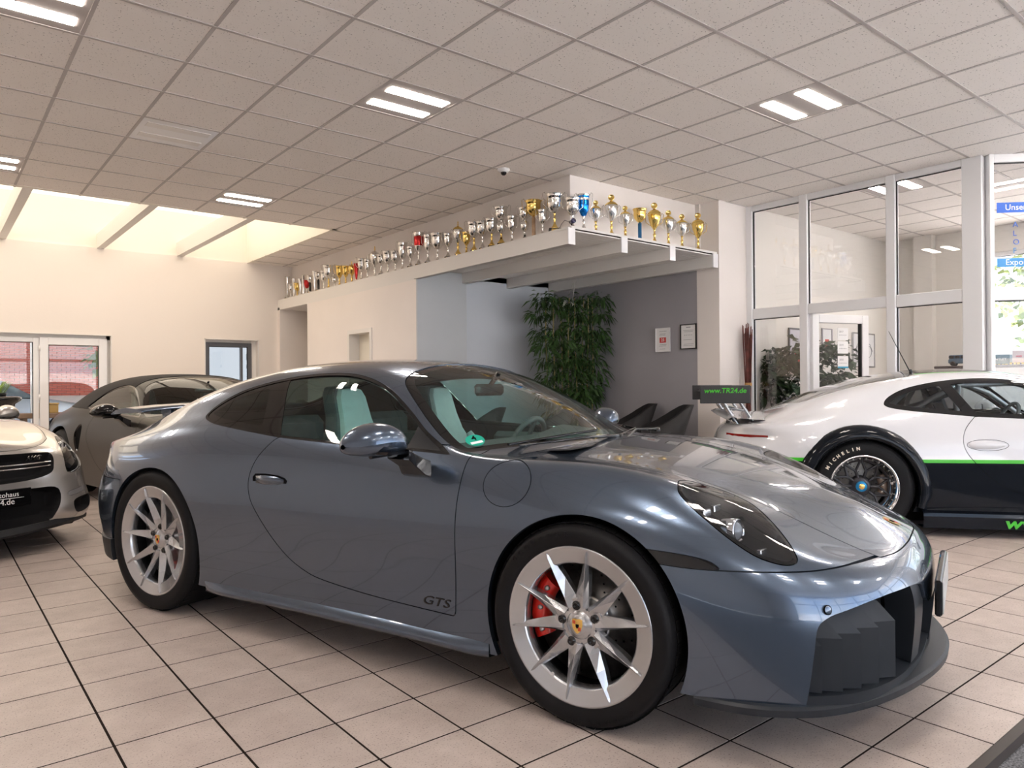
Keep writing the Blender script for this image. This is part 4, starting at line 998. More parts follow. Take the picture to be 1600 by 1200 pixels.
# ------------------------------------------------------------------ walls
def wall(name, boxes, m):
    mb = MB()
    for q in boxes: mb.box(*q)
    return tag(mb.build(name, m), kind='structure')
wall('wall_far', [(-4.3, -.8, 13.0, 13.25, 0, H), (-.8, 2.34, 13.0, 13.25, 2.0, H), (2.34, 3.76, 13.0, 13.25, 0, H), (3.76, 4.70, 13.0, 13.25, 2.0, H), (4.70, 6.3, 13.0, 13.25, 0, H)], wall_far_m)
wall('wall_left', [(-4.3, -4.2, -5.3, 13.1, 0, H)], wall_m)
wall('wall_trophy', [(5.33, 5.50, 5.56, 13.0, 2.74, H)], wall_m)
wall('wall_trophy_front', [(5.50, 7.5, 5.56, 5.72, 2.74, H)], wall_m)
wall('wall_niche', [(5.05, 5.35, 8.2, 9.42, 0, 2.555), (5.05, 5.35, 9.42, 10.14, 1.975, 2.555), (5.05, 5.35, 10.14, 11.68, 0, 2.555)], wall_m)
wall('wall_corridor', [(6.2, 6.35, 8.3, 13.0, 0, 2.6), (5.05, 6.2, 12.9, 13.0, 0, 2.6)], wall_m)
wall('wall_corridor_soffit', [(5.10, 6.3, 8.25, 13.0, 2.556, 2.60)], white_sat)
wall('wall_alcove_blue', [(5.35, 7.5, 8.2, 8.35, 0, 2.72)], wall_blue)
wall('wall_leak_block', [(7.62, 7.75, 5.3, 13.2, 0, H), (5.5, 7.62, 5.6, 13.1, H-.04, H+.02), (5.1, 7.62, 8.2, 13.0, 2.62, 2.70), (6.3, 7.62, 13.0, 13.2, 0, H)], wall_m)  # unseen infill, added to stop outdoor light leaking in above the alcove
wall('wall_alcove_return', [(5.05, 5.84, 8.17, 8.20, 0, 2.69)], mat('alcove_panel_grey_blue', (.54, .57, .60), .85))  # thin panel, slightly darker and greyer blue than the wall behind
wall('wall_alcove_grey', [(7.5, 7.62, 5.24, 8.35, 0, H)], wall_grey)
wall('wall_pier', [(7.495, 8.10, 5.235, 5.56, 0, H)], wall_m)
wall('wall_pier_upper', [(7.47, 7.52, 5.5, 5.6, 2.74, H)], wall_m)
# niche door in the wall below the shelf
d = empty('door_1', (0, 0, 0), kind='structure')
MB().box(5.20, 5.24, 9.46, 10.10, 0, 1.95).build('door_leaf', mat('cream_door', (.78, .74, .64), .5), d)
mb = MB(); mb.box(5.03, 5.30, 9.40, 9.46, 0, 2.0); mb.build('door_jamb', white_sat, d)
MB().box(5.03, 5.30, 10.10, 10.16, 0, 2.0).build('door_jamb', white_sat, d); MB().box(5.03, 5.30, 9.46, 10.10, 1.94, 2.0).build('door_head', white_sat, d)
MB().box(5.19, 5.20, 9.50, 9.66, 1.60, 1.67).build('door_sign', mat('small_dark_sign', (.10, .07, .04), .5), d)
# ------------------------------------------------------------------ trophy canopy
cn = empty('trophy_shelf', (5.05, 5.25, 2.55), 0, 'long white shelf with beamed underside carrying the row of trophies', 'shelf')
def at_cn(mb, n, m_, **k):
    o = mb.build(n, m_, cn, **k); o.location = (-5.05, -5.25, -2.55); return o
at_cn(MB().box(5.05, 5.33, 5.56, 12.99, 2.715, 2.74), 'shelf_board', white_sat)
at_cn(MB().box(5.045, 7.47, 5.245, 5.56, 2.715, 2.74), 'shelf_board', white_sat)
at_cn(MB().box(5.05, 5.075, 5.25, 12.99, 2.555, 2.715), 'fascia', white_sat)
for xc in (5.01+.03, 5.815, 6.62, 7.43):
    at_cn(MB().box(xc-.045+(.01 if xc < 5.1 else 0), xc+.045, 5.25, 8.195, 2.555, 2.692), 'beam', white_sat)
    at_cn(MB().box(xc-.047, xc+.047, 5.235, 5.25, 2.55, 2.715), 'beam_end', white_fr)
y = 5.26
while y < 8.16:
    at_cn(MB().box(5.08, 7.46, y, y+.062, 2.692, 2.705), 'plank', white_sat); y += .07
at_cn(MB().box(5.08, 7.49, 5.25, 8.205, 2.7055, 2.714), 'plank_backing', grout)

# ------------------------------------------------------------------ glazing
def frame_bar(parent, a, b, z0, z1, w=.07, dep=.07, m=None, name='frame_bar', off=0):
    """upright or horizontal bar between ground points a and b"""
    a, b = Vector((*a, 0)), Vector((*b, 0)); d = (b-a); L = d.length; d.normalize(); n = Vector((-d.y, d.x, 0))
    M = Matrix(((d.x, n.x, 0, a.x), (d.y, n.y, 0, a.y), (0, 0, 1, 0), (0, 0, 0, 1)))
    mb = MB(); mb.bbox(0, L, -dep/2+off, dep/2+off, z0, z1, .006, M); return mb.build(name, m or white_fr, parent)
def glazed(name, a, b, posts, z0, z1, trans, kind='structure', pane_m=None, only=None):
    """white framed glazing from a to b; posts = [(s0, s1)] along it; trans = [(z0, z1)] rails"""
    e = empty(name, (0, 0, 0), kind=kind); A, B_ = Vector(a), Vector(b); D = (B_-A); L = D.length; D.normalize()
    P = lambda s: tuple(A+D*s)
    for s0, s1 in (posts if only is None else [posts[q] for q in only]): frame_bar(e, P(s0), P(s1), z0, z1, dep=.10, name='frame_post')
    ss = [0]+[q for p in posts for q in p]+[L]
    bays = [(posts[i][1], posts[i+1][0]) for i in range(len(posts)-1)]
    for s0, s1 in bays:
        for (t0, t1) in trans: frame_bar(e, P(s0), P(s1), t0, t1, dep=.08, name='frame_rail')
        for k in range(len(trans)-1):
            q0, q1 = trans[k][1], trans[k+1][0]
            if q1-q0 < .1: continue
            frame_bar(e, P(s0+.004), P(s1-.004), q0+.002, q1-.002, dep=.008, m=pane_m or pane, name='pane')
            for (u0, u1, v0, v1) in ((s0, s0+.008, q0, q1), (s1-.008, s1, q0, q1), (s0, s1, q1-.008, q1)):
                frame_bar(e, P(u0), P(u1), v0, v1, dep=.03, m=seal_m, name='pane_seal')
    return e
g = glazed('window_1', (8.12, 5.24), (8.12, 2.60), [(0, .08), (.71, .81)], 0, H, [(0, .10), (1.95, 2.08), (3.30, H)])
g = glazed('window_2', (8.12, 5.24), (8.12, 2.60), [(.71, .81), (1.705, 1.80)], 0, H, [(1.96, 2.08), (3.30, H)], only=(1,))
g = glazed('window_3', (8.12, 5.24), (8.12, 2.60), [(1.705, 1.80), (2.44, 2.62)], 0, H, [(0, .10), (1.95, 2.08), (3.30, H)], only=(1,))
g = glazed('window_4', (8.14, 2.60), (9.40, 1.34), [(0, .045), (1.70, 1.78)], 0, H, [(0, .10), (1.94, 2.07), (3.29, H)])
g = glazed('window_5', (9.43, 1.34), (9.43, -5.0), [(0, .1), (1.5, 1.6), (3.1, 3.2), (4.7, 4.8), (6.24, 6.34)], 0, H, [(0, .10), (2.05, 2.15), (3.2, H)])
wall('wall_behind', [(-4.3, -1.5, -5.3, -5.1, 0, H)], wall_m)
g = glazed('window_6', (-1.5, -5.1), (9.43, -5.1), [(0, .1), (2.2, 2.3), (4.4, 4.5), (6.6, 6.7), (8.8, 8.9), (10.8, 10.93)], 0, H, [(0, .15), (2.15, 2.25), (3.2, H)])
# office door, standing open
od = empty('door_2', (8.12, 4.42, 0), math.atan2(4.15-4.42, 8.92-8.12), kind='structure')
for q in ((0, .10, 0, 1.96), (.76, .86, 0, 1.96), (.10, .76, 1.86, 1.96), (.10, .76, 0, .12)): MB().bbox(q[0], q[1], -.035, .035, q[2], q[3], .006).build('door_stile', white_fr, od)
MB().box(.10, .76, -.004, .004, .12, 1.86).build('door_pane', pane, od)
mb = MB(); mb.box(.10, .108, -.02, .02, .12, 1.86); mb.build('pane_seal', seal_m, od); MB().box(.74, .76, -.02, .02, .12, 1.86).build('pane_seal', seal_m, od)
MB().tube([(.81, -.04, 1.03), (.81, -.09, 1.03), (.69, -.09, 1.03)], .011, 8).build('door_handle', steel, od)
# far wall: fixed light, terrace door, small dark window
def framed(name, x0, x1, z0, z1, y, w, m, sashes, kind='structure', depth=.08):
    e = empty(name, (0, 0, 0), kind=kind)
    for (a, b_, c, d_) in ((x0, x0+w, z0, z1), (x1-w, x1, z0, z1), (x0+w, x1-w, z1-w, z1), (x0+w, x1-w, z0, z0+w)): MB().bbox(a, b_, y, y+depth, c, d_, .005).build('frame_bar', m, e)
    MB().box(x0+w, x1-w, y+depth*.5, y+depth*.5+.006, z0+w, z1-w).build('pane', pane, e)
    for q in ((x0+w, x0+w+.01, z0+w, z1-w), (x1-w-.01, x1-w, z0+w, z1-w), (x0+w, x1-w, z1-w-.01, z1-w)): MB().box(q[0], q[1], y+depth*.2, y+depth*.5, q[2], q[3]).build('pane_seal', seal_m, e)
    return e
framed('window_7', -.80, 1.36, 0, 1.93, 13.06, .07, white_fr, [])
framed('door_3', 1.37, 2.28, 0, 1.94, 13.04, .115, white_fr, [])
o = MB().tube([(2.235, 13.03, 1.05), (2.235, 12.97, 1.05), (2.10, 12.97, 1.045)], .012, 8).build('door_handle', white_fr, bpy.data.objects['door_3'])
for z in (.3, .98, 1.72): MB().lathe([(0, 0), (.013, 0), (.013, .09), (0, .09)], 10, Matrix.Translation((1.365, 13.03, z))).build('door_hinge', white_fr, bpy.data.objects['door_3'])
grey_fr = mat('anthracite_frame', (.10, .105, .12), .35)
framed('door_4', 3.79, 4.60, 0, 1.94, 13.08, .07, grey_fr, [])
MB().box(4.40, 4.44, 13.08, 13.14, .07, 1.87).build('mullion', grey_fr, bpy.data.objects['door_4'])
wall('trim_1', [(3.76, 3.775, 12.985, 13.10, 0, 2.0), (4.68, 4.70, 12.985, 13.10, 0, 2.0), (3.76, 4.70, 12.985, 13.10, 1.985, 2.0)], white_sat)
wall('trim_2', [(2.325, 2.34, 12.985, 13.06, 0, 2.0), (-.8, 2.325, 12.985, 13.06, 1.985, 2.0)], white_sat)
frosted = mat('frosted_white_pane', (.80, .88, .95), .5, trans=0)
MB().box(3.86, 4.53, 13.16, 13.17, .07, 1.87).build('frosted_pane', emis('frosted_daylight', (.80, .90, 1.0), .48), bpy.data.objects['door_4'])
wall('trim_3', [(-.8, 2.34, 13.10, 13.2, 1.925, 2.01), (2.275, 2.35, 13.1, 13.2, 0, 2.0), (3.75, 3.80, 13.12, 13.2, 0, 2.0), (4.59, 4.71, 13.10, 13.2, 0, 2.0), (3.75, 4.71, 13.12, 13.2, 1.93, 2.01)], white_sat)
# baseboards
wall('baseboard_far', [(2.34, 3.76, 12.985, 13.0, 0, .07)], white_sat); wall('baseboard_niche', [(5.035, 5.05, 8.2, 9.40, 0, .07), (5.035, 5.05, 10.16, 11.68, 0, .07)], white_sat)
# ------------------------------------------------------------------ office behind the glass
off_m = mat('office_wall_white', (.80, .775, .73), .85)
wall('wall_office_left', [(8.10, 12.1, 5.20, 5.35, 0, H)], off_m)
wall('wall_office_back', [(11.95, 12.1, 3.84, 5.20, 0, H), (11.95, 12.1, -.6, 3.84, 0, 1.30), (11.95, 12.1, -.6, 3.84, 3.0, H), (11.95, 12.1, -2.5, -.6, 0, H)], off_m)
wall('wall_office_pier', [(11.80, 11.95, 4.50, 4.76, 0, H)], off_m)
wall('wall_office_right', [(9.5, 12.1, 1.20, 1.32, 0, H)], off_m)
framed_o = glazed('window_8', (12.0, 3.84), (12.0, 1.32), [(0, .06), (1.2, 1.28), (2.46, 2.52)], 1.30, 3.0, [(1.30, 1.36), (2.94, 3.0)])
MATS_LEAF = mat('leaf_green', (.05, .13, .025), .45, noise=(9, .5)); stem_m = mat('bamboo_cane', (.42, .34, .16), .5, noise=(20, .3)); leaf_dk = mat('leaf_dark_green', (.025, .07, .02), .4, noise=(9, .5))

# ------------------------------------------------------------------ pictures and certificates
def picture(name, label, c, u, n, w, h, fr_m, fw_, paint, cat='picture', group=None, art=()):
    """c centre, u direction along the wall, n outward normal"""
    e = empty(name, c, 0, label, cat, group); u, n = Vector(u), Vector(n); M = Matrix(((u.x, 0, n.x, 0), (u.y, 0, n.y, 0), (0, 1, 0, 0), (0, 0, 0, 1)))
    mb = MB()
    for q in ((-w/2, w/2, h/2-fw_, h/2), (-w/2, w/2, -h/2, -h/2+fw_), (-w/2, -w/2+fw_, -h/2+fw_, h/2-fw_), (w/2-fw_, w/2, -h/2+fw_, h/2-fw_)): mb.box(q[0], q[1], q[2], q[3], 0, .018, M)
    mb.build('picture_frame', fr_m, e, bev=0)
    MB().box(-w/2+fw_, w/2-fw_, -h/2+fw_, h/2-fw_, 0, .008, M).build('sheet', paint, e)
    for k, (x0, x1, y0, y1, mm) in enumerate(art): MB().box(x0*w, x1*w, y0*h, y1*h, .008, .0095, M).build('print', mm, e)
    return e, M
paper = mat('white_paper', (.82, .82, .82), .6); ink = mat('grey_ink', (.25, .25, .27), .7); redp = mat('red_print', (.62, .06, .05), .6); bluep = mat('blue_print', (.05, .35, .55), .6)
lines = lambda ys, x=.3: tuple((-x+.04*(i % 2), x-.05*(i % 3), y_-.006, y_+.006, ink) for i, y_ in enumerate(ys))
e, M = picture('certificate', 'white certificate with a red square in a clear holder on the grey alcove wall', (7.49, 6.09, 1.725), (0, -1, 0), (-1, 0, 0), .235, .31, white_fr, .006, paper, 'certificate', None, ((-.22, .22, -.12, .10, redp),)+lines((.36, .25, .20, -.2, -.26, -.38), .26))
text('certificate_number', '25', .055, paper, e, M @ Matrix.Translation((0, -.002, .0098)), depth=.0002, bold=.001)
picture('certificate', 'white certificate in a thin black frame on the grey alcove wall', (7.49, 5.685, 1.745), (0, -1, 0), (-1, 0, 0), .245, .315, seal_m, .012, paper, 'certificate', None, ((-.14, .14, .36, .385, ink),)+lines((.25, .2, -.12, -.3, -.36), .32)+tuple((-.25+.11*i, -.21+.11*i, .05, .075, ink) for i in range(5)))
picture('picture', 'framed poster with a red lower part, behind the office plant', (9.21, 5.19, 1.64), (1, 0, 0), (0, -1, 0), .50, .50, alloy_d, .02, mat('lilac_print', (.55, .54, .62), .6), 'picture', None, ((-.2, .25, -.42, -.05, redp),))
picture('picture', 'small framed sheet with a red square, seen through the office door', (9.97, 5.19, 1.74), (1, 0, 0), (0, -1, 0), .28, .36, mat('grey_frame', (.35, .33, .36), .5), .012, paper, 'picture', None, ((-.2, .2, -.25, .08, redp),))
e, M = picture('picture', 'large silver framed car drawing right of the open office door', (11.07, 5.19, 1.64), (1, 0, 0), (0, -1, 0), .70, .52, alloy, .02, paper, 'picture')
mb = MB()
for s in (-1, 1): torus(mb, (s*.16, -.02, .010), .085, .004, (1, 0, 0), (0, .9, 0), 20, 4)
mb.tube([(-.28, -.02, .01), (-.2, .09, .01), (0, .13, .01), (.2, .09, .01), (.28, -.02, .01)], .004, 4); mb2 = mb; mb2.v = [tuple(M @ Vector(v)) for v in mb2.v]; mb2.build('drawing_lines', ink, e)
# stickers on the open door
for k, z in enumerate((1.735, 1.575, 1.40)):
    e = empty('door_sticker', (0, 0, 0), 0, ['uppermost', 'middle', 'lowest, blue-edged'][k]+' white award sticker with small stars on the open office door pane', 'sticker', 'award stickers on the office door')
    e.parent = None; Mo = Matrix.Translation((8.12, 4.42, 0)) @ Matrix.Rotation(math.atan2(4.15-4.42, 8.92-8.12), 4, 'Z')
    mb = MB(); mb.box(.40, .56, -.0075, -.0045, z-.075, z+.07, Mo); mb.build('sticker_sheet', paper, e)
    if k == 2: MB().box(.40, .56, -.0085, -.0076, z-.075, z-.055, Mo).build('sticker_edge', bluep, e)
    text('sticker_text', ('2017', '2019', '2020')[k], .032, ink, e, Mo @ basis((.455, -.0085, z+.025), (1, 0, 0), (0, 0, 1)), depth=.0002)
    mb = MB()
    for i in range(5):
        pts = [((.008 if q % 2 == 0 else .0035)*cos(pi/2+q*pi/5), (.008 if q % 2 == 0 else .0035)*sin(pi/2+q*pi/5)) for q in range(10)]
        mb.prism(pts, 0, .0004, Mo @ basis((.43+.024*i, -.0082, z-.015), (1, 0, 0), (0, 0, 1)))
    mb.build('sticker_stars', ink, e)['kind'] = 'stuff'
# blue lettered strips on the corner pane
signblue = mat('sign_blue', (.01, .10, .50), .35); signlite = mat('sign_light_blue', (.06, .28, .62), .35)
CHx = Vector((1, -1, 0)).normalized(); CHn = Vector((-1, -1, 0)).normalized()
def chamfer(s, z, off=.012): return Vector((8.14, 2.60, 0))+CHx*s+CHn*off+Vector((0, 0, z))
for (z0, z1, m_, tx, lab, s0) in ((2.80, 2.90, signblue, 'Unsere', 'dark blue lettered strip on the corner window, upper', .085), (2.27, 2.355, signlite, 'Export', 'light blue lettered strip on the corner window, lower', .085)):
    e = empty('window_sign', tuple(chamfer(s0, z0)), 0, lab, 'sign')
    Mx = basis((0, 0, 0), CHx, (0, 0, 1)); Mx = Mx.to_3x3().to_4x4()
    MB().box(0, 1.30, 0, z1-z0, 0, .0015, Mx).build('sign_strip', m_, e)
    text('sign_lettering', tx, .080, white_pl, e, Mx @ Matrix.Translation((.075, (z1-z0)/2, .002)), depth=.0003, align='LEFT')
e = empty('window_sign', tuple(chamfer(.21, 2.7)), 0, 'column of small blue letters between the two strips on the corner window', 'sign')
for k, ch in enumerate('ALOF'):
    text('sign_letter', ch, .075, signblue if k < 3 else signlite, e, basis((0, 0, 0), CHx, (0, 0, 1)) @ Matrix.Translation((.02, -.02-.085*k, 0)), depth=.0004, align='LEFT')
# ------------------------------------------------------------------ trophies
silver = mat('trophy_silver', (.80, .79, .77), .13, 1, bump=(40, .25, .004)); goldt = mat('trophy_gold', (.86, .62, .20), .14, 1, bump=(40, .2, .004))
plinth_m = mat('black_marble_plinth', (.02, .018, .017), .15, noise=(30, .5)); wood_m = mat('light_wood_column', (.50, .33, .20), .45, noise=(8, .25)); bluet = mat('blue_column', (.01, .12, .28), .3); blue_f = mat('blue_foil', (.01, .22, .75), .12, .8); red_f = mat('red_foil', (.55, .03, .03), .15, .7)
TR = [(5.19,12.88,.43,'cone','s'),(5.19,12.72,.27,'cup','s'),(5.19,12.58,.36,'cone','s'),(5.19,12.43,.26,'cup','g'),(5.19,12.29,.32,'cone','s'),(5.19,12.15,.37,'tube','s'),(5.19,12.01,.26,'cup','r'),(5.19,11.88,.32,'col','sk'),(5.19,11.69,.38,'cone','s'),(5.19,11.54,.34,'col','sk'),(5.19,11.32,.33,'cup','s'),(5.19,11.14,.40,'big','sg'),(5.19,10.92,.18,'cup','s'),(5.19,10.74,.34,'cup','g'),(5.19,10.52,.31,'cup','g'),(5.19,10.31,.36,'lid','g'),(5.19,10.16,.30,'cone','r'),(5.19,9.99,.35,'cup','s'),(5.19,9.80,.31,'tall','s'),(5.19,9.57,.48,'lid','s'),(5.19,9.38,.32,'big','s'),(5.19,9.18,.34,'big','s'),(5.19,8.97,.31,'big','s'),(5.19,8.77,.40,'tall','s'),(5.19,8.56,.31,'cup','s'),(5.19,8.35,.47,'tall','r'),(5.19,8.12,.40,'tall','s'),(5.19,7.89,.38,'big','s'),(5.19,7.65,.34,'cup','s'),(5.19,7.43,.46,'lid','sg'),(5.19,7.25,.29,'cup','g'),(5.19,7.09,.38,'big','sg'),(5.19,6.92,.36,'big','s'),(5.19,6.74,.36,'big','sg'),(5.19,6.56,.46,'double','sg'),(5.19,6.36,.32,'cup','s'),(5.19,6.14,.37,'double','s'),(5.19,5.99,.42,'col','gw'),(5.19,5.84,.29,'cup','s'),(5.19,5.65,.42,'big','sg'),(5.21,5.40,.33,'big','s'),(5.37,5.40,.39,'tall','b'),(5.55,5.40,.36,'medal','sg'),(5.79,5.40,.46,'medal','sg'),(6.01,5.40,.37,'medal','sg'),(6.25,5.40,.37,'col','gb'),(6.50,5.40,.48,'medal','g'),(6.75,5.40,.43,'medal','sg'),(7.00,5.40,.42,'medal','sg'),(7.31,5.40,.48,'medal','g')]
PLINTH = {0, 7, 9, 20, 24, 25, 26, 28, 29, 31, 32, 33, 34, 39}
ORD = 'first second third fourth fifth sixth seventh eighth ninth tenth eleventh twelfth thirteenth fourteenth fifteenth sixteenth seventeenth eighteenth nineteenth twentieth'.split()
def ordn(k):
    return ORD[k-1] if k <= 20 else ('twenty-'+ORD[k-21] if k < 30 else ('thirtieth' if k == 30 else ('thirty-'+ORD[k-31] if k < 40 else 'fortieth')))
KIND = {'cone': 'narrow cone-shaped trophy', 'cup': 'two-handled trophy cup', 'tube': 'straight tube trophy', 'col': 'trophy bowl on a column', 'big': 'wide-bowled trophy', 'lid': 'lidded trophy cup', 'tall': 'slender tall trophy cup', 'double': 'double-tiered trophy', 'medal': 'medal-topped lidded trophy'}
CN = {'s': 'silver', 'g': 'gold', 'sg': 'silver and gold', 'r': 'red and silver', 'sk': 'silver and black', 'gw': 'gold-bowled wooden', 'gb': 'gold and blue', 'b': 'blue and silver'}
def trophy(k, x, y, h, kind, c):
    if k < 40: where = ordn(k+1)+' from the far left end of the long shelf'
    else: where = ordn(50-k)+' from the shelf\'s right end'
    e = empty('trophy', (x, y, 2.7405), -.68+random.uniform(-.25, .25), (CN[c] if len((CN[c]+KIND[kind]+where).split()) < 15 else CN[c].split()[0])+' '+KIND[kind]+', '+where, 'trophy', 'trophies on the long shelf')
    bowl = {'s': silver, 'g': goldt, 'sg': silver, 'r': silver, 'sk': silver, 'gw': goldt, 'gb': goldt, 'b': silver}[c]
    stem = {'s': silver, 'g': goldt, 'sg': goldt, 'r': silver, 'sk': silver, 'gw': goldt, 'gb': goldt, 'b': silver}[c]
    z0 = 0
    if k in PLINTH:
        ph = .045 if k != 39 else .055; q = .042 if k != 39 else .065
        MB().bbox(-q, q, -q*.8, q*.8, 0, ph, .003).build('plinth', plinth_m, e); MB().box(-q*.6, q*.6, -q*.8-.002, -q*.8, ph*.25, ph*.8).build('plinth_plate', goldt, e); z0 = ph; h -= ph
    else:
        MB().box(-.04, .04, -.035, .035, 0, .010).build('plinth', plinth_m, e); z0 = .010; h -= .010
    L = lambda prof, m_, n: MB().lathe([(r, z0+z*h) for r, z in prof], 18).build(n, m_, e)
    if kind == 'cone':
        L([(0, 0), (.036, .0), (.034, .03), (.012, .10), (.010, .16)], stem, 'foot')
        L([(.010, .15), (.020, .35), (.028, .6), (.040, .97), (.043, 1), (.037, .99), (.012, .3)], red_f if c == 'r' else bowl, 'bowl')
    elif kind == 'tube':
        L([(0, 0), (.04, 0), (.036, .04), (.030, .06)], stem, 'foot'); L([(.030, .05), (.030, .97), (.036, 1), (.031, .98)], bowl, 'bowl')
    elif kind in ('cup', 'big', 'tall', 'col', 'double'):
        R = {'cup': .068, 'big': .088, 'tall': .062, 'col': .078, 'double': .068}[kind]*min(1.25, max(.75, h/.36)); t = {'cup': .45, 'big': .46, 'tall': .42, 'col': .60, 'double': .28}[kind]
        if kind == 'col':
            L([(0, 0), (.045, 0), (.042, .03), (.024, .045)], stem, 'foot'); L([(.021, .045), (.021, t-.05), (.012, t-.03)], {'gw': wood_m, 'gb': bluet, 'sk': plinth_m}[c], 'column')
        else: L([(0, 0), (.044, 0), (.042, .02), (.026, .07), (.012, .16), (.010, t*.55), (.017, t*.62), (.010, t*.7), (.009, t*.85), (.016, t)], stem, 'foot')
        if kind == 'double':
            L([(.010, t-.02), (R*.55, t+.06), (R*.72, t+.24), (R*.6, t+.30), (.02, t+.33), (.02, t+.37)], bowl, 'lower_bowl'); t = t+.36
        top = 1
        prof = [(.008, t-.03), (R*.45, t+.02*1), (R*.78, t+(1-t)*.28), (R*.90, t+(1-t)*.55), (R*.86, t+(1-t)*.8), (R*1.0, .985), (R*1.02, 1), (R*.94, .985), (R*.8, t+(1-t)*.5), (0, t+.05)]
        L(prof, (blue_f if c == 'b' else (red_f if c == 'r' and kind == 'cup' else bowl)), 'bowl')
        if c == 'b': L([(R*.885, t+(1-t)*.72), (R*.90, .93), (R*1.03, .985), (R*1.05, 1.0), (R*.98, 1.003)], silver, 'bowl_rim')
        if c == 'r' and kind == 'tall': L([(R*.80, t+(1-t)*.28), (R*.92, t+(1-t)*.55), (R*.88, t+(1-t)*.8)], red_f, 'colour_band')
        if kind != 'col' or c == 'gw':
            for s in (-1, 1):
                m = MB(); zt = z0+h*(t+(1-t)*.96); zb = z0+h*(t+(1-t)*.25)
                m.tube([(s*R*.80, 0, zb), (s*R*1.35, 0, zb+(zt-zb)*.3), (s*R*1.45, 0, zt+.012), (s*R*1.2, 0, zt+.03), (s*R*1.02, 0, zt)], .0035, 6); m.build('handle', bowl if kind != 'col' else goldt, e)
    else:
        t = .36; R = .061*min(1.2, max(.8, h/.4)); T = .80
        L([(0, 0), (.042, 0), (.040, .02), (.024, .07), (.011, .14), (.011, t*.5), (.018, t*.62), (.010, t*.72), (.010, t*.9), (.018, t)], stem, 'foot')
        L([(.010, t-.02), (R*.55, t+.07), (R*.92, t+.22), (R*1.0, t+.30), (R*.97, .74)], bowl, 'bowl')
        L([(R*1.03, .735), (R*1.02, .75), (R*.7, .80), (R*.2, .84), (.006, .86)], goldt if c != 's' else silver, 'lid')
        if kind == 'medal':
            Mx = Matrix.Translation((0, 0, z0+h*.925)) @ Matrix.Rotation(-.17, 4, 'Z') @ Matrix.Rotation(pi/2, 4, 'X')
            rr = h*.075
            MB().lathe([(0, .004), (rr*.7, .004), (rr*.75, .006), (rr, .006), (rr, -.006), (rr*.75, -.006), (rr*.7, -.004), (0, -.004)], 20, Mx).build('medal', goldt, e)
        else: L([(.004, .85), (.010, .90), (.004, .93), (.009, .96), (0, 1)], goldt, 'finial')
        for s in (-1, 1):
            m = MB(); zt = z0+h*.70; zb = z0+h*(t+.08)
            m.tube([(s*R*.6, 0, zb), (s*R*1.35, 0, zb+(zt-zb)*.3), (s*R*1.5, 0, zt), (s*R*1.25, 0, zt+.02), (s*R*.98, 0, zt-.01)], .0035, 6); m.build('handle', bowl if c != 'sg' else silver, e)
for k, a in enumerate(TR): trophy(k, *a)
e = empty('clip_spotlight', (5.13, 5.33, 2.7405), 0, 'small dark clip-on spotlight with a cable at the shelf corner among the trophies', 'spotlight')
MB().lathe([(0, 0), (.028, 0), (.026, .008), (.008, .012), (.008, .045)], 16).build('base', glossbk, e)
MB().lathe([(.0, -.03), (.022, -.028), (.026, .02), (.024, .03), (0, .026)], 16, Matrix.Translation((0, -.01, .065)) @ Matrix.Rotation(1.3, 4, 'X')).build('lamp_head', mat('blue_black_lens', (.02, .02, .10), .1, coat=1), e)
MB().tube([(0, .02, .06), (-.04, .06, .085), (-.05, .10, .05), (-.03, .16, .006)], .003, 5).build('cable', glossbk, e)

# ------------------------------------------------------------------ plants
def leaf_cluster(mb, c, r, n, size, droop=.5, wide=.16):
    for _ in range(n):
        a = random.uniform(0, 2*pi); b_ = random.uniform(-.5, .9); d = Vector((cos(a)*cos(b_), sin(a)*cos(b_), sin(b_)))
        p = Vector(c)+d*r*random.uniform(.2, 1); L = size*random.uniform(.6, 1.2); t = (d+Vector((0, 0, -droop*random.uniform(.5, 1.6)))).normalized()
        w = t.cross(Vector((random.uniform(-1, 1), random.uniform(-1, 1), 1))).normalized()*L*wide; m1 = p+t*L*.45+Vector((0, 0, L*.08)); q = p+t*L+Vector((0, 0, -L*.12))
        mb.add([p, m1+w, q, m1-w, m1+Vector((0, 0, -L*.03))], [(0, 4, 1), (1, 4, 2), (2, 4, 3), (3, 4, 0)], True)
bp = empty('hanging_bamboo', (6.95, 7.30, .85), 0, 'tall artificial bamboo with green leaves hanging from the canopy in the alcove corner', 'plant')
mb = MB(); RHv = Vector((RH[0], RH[1], 0)); FHv = Vector((FH[0], FH[1], 0))
tiers = []
for lev, (z, wid) in enumerate(((2.32, .46), (2.12, .46), (1.88, .42), (1.68, .40), (1.45, .36), (1.28, .36), (1.08, .33), (.92, .28), (.72, .26), (.50, .25))):
    for q in (-1, -.45, .1, .55, 1):
        leaf_cluster(mb, RHv*(q*wid*.95+random.uniform(-.04, .04)+.03)+FHv*random.uniform(-.12, .12)+Vector((0, 0, z-.85+random.uniform(-.05, .05))), .16, 80, .15, .9, .10)
mb.build('leaves', mat('bamboo_leaf', (.035, .085, .02), .45, noise=(9, .6)), bp, fix=False)['kind'] = 'stuff'
for q in (-.30, -.20, -.10, .0, .10, .20, .27, .33):
    m = MB(); m.tube([tuple(RHv*(q+random.uniform(-.02, .02))+FHv*random.uniform(-.06, .06)+Vector((0, 0, z))) for z in (-.80, -.2, .4, 1.0, 1.5)], .008, 6); m.build('cane', stem_m, bp)
MB().tube([(-.03, -.2, 1.83), (0, -.08, 1.45)], .004, 5).build('hanging_cord', white_sat, bp)
m = MB()
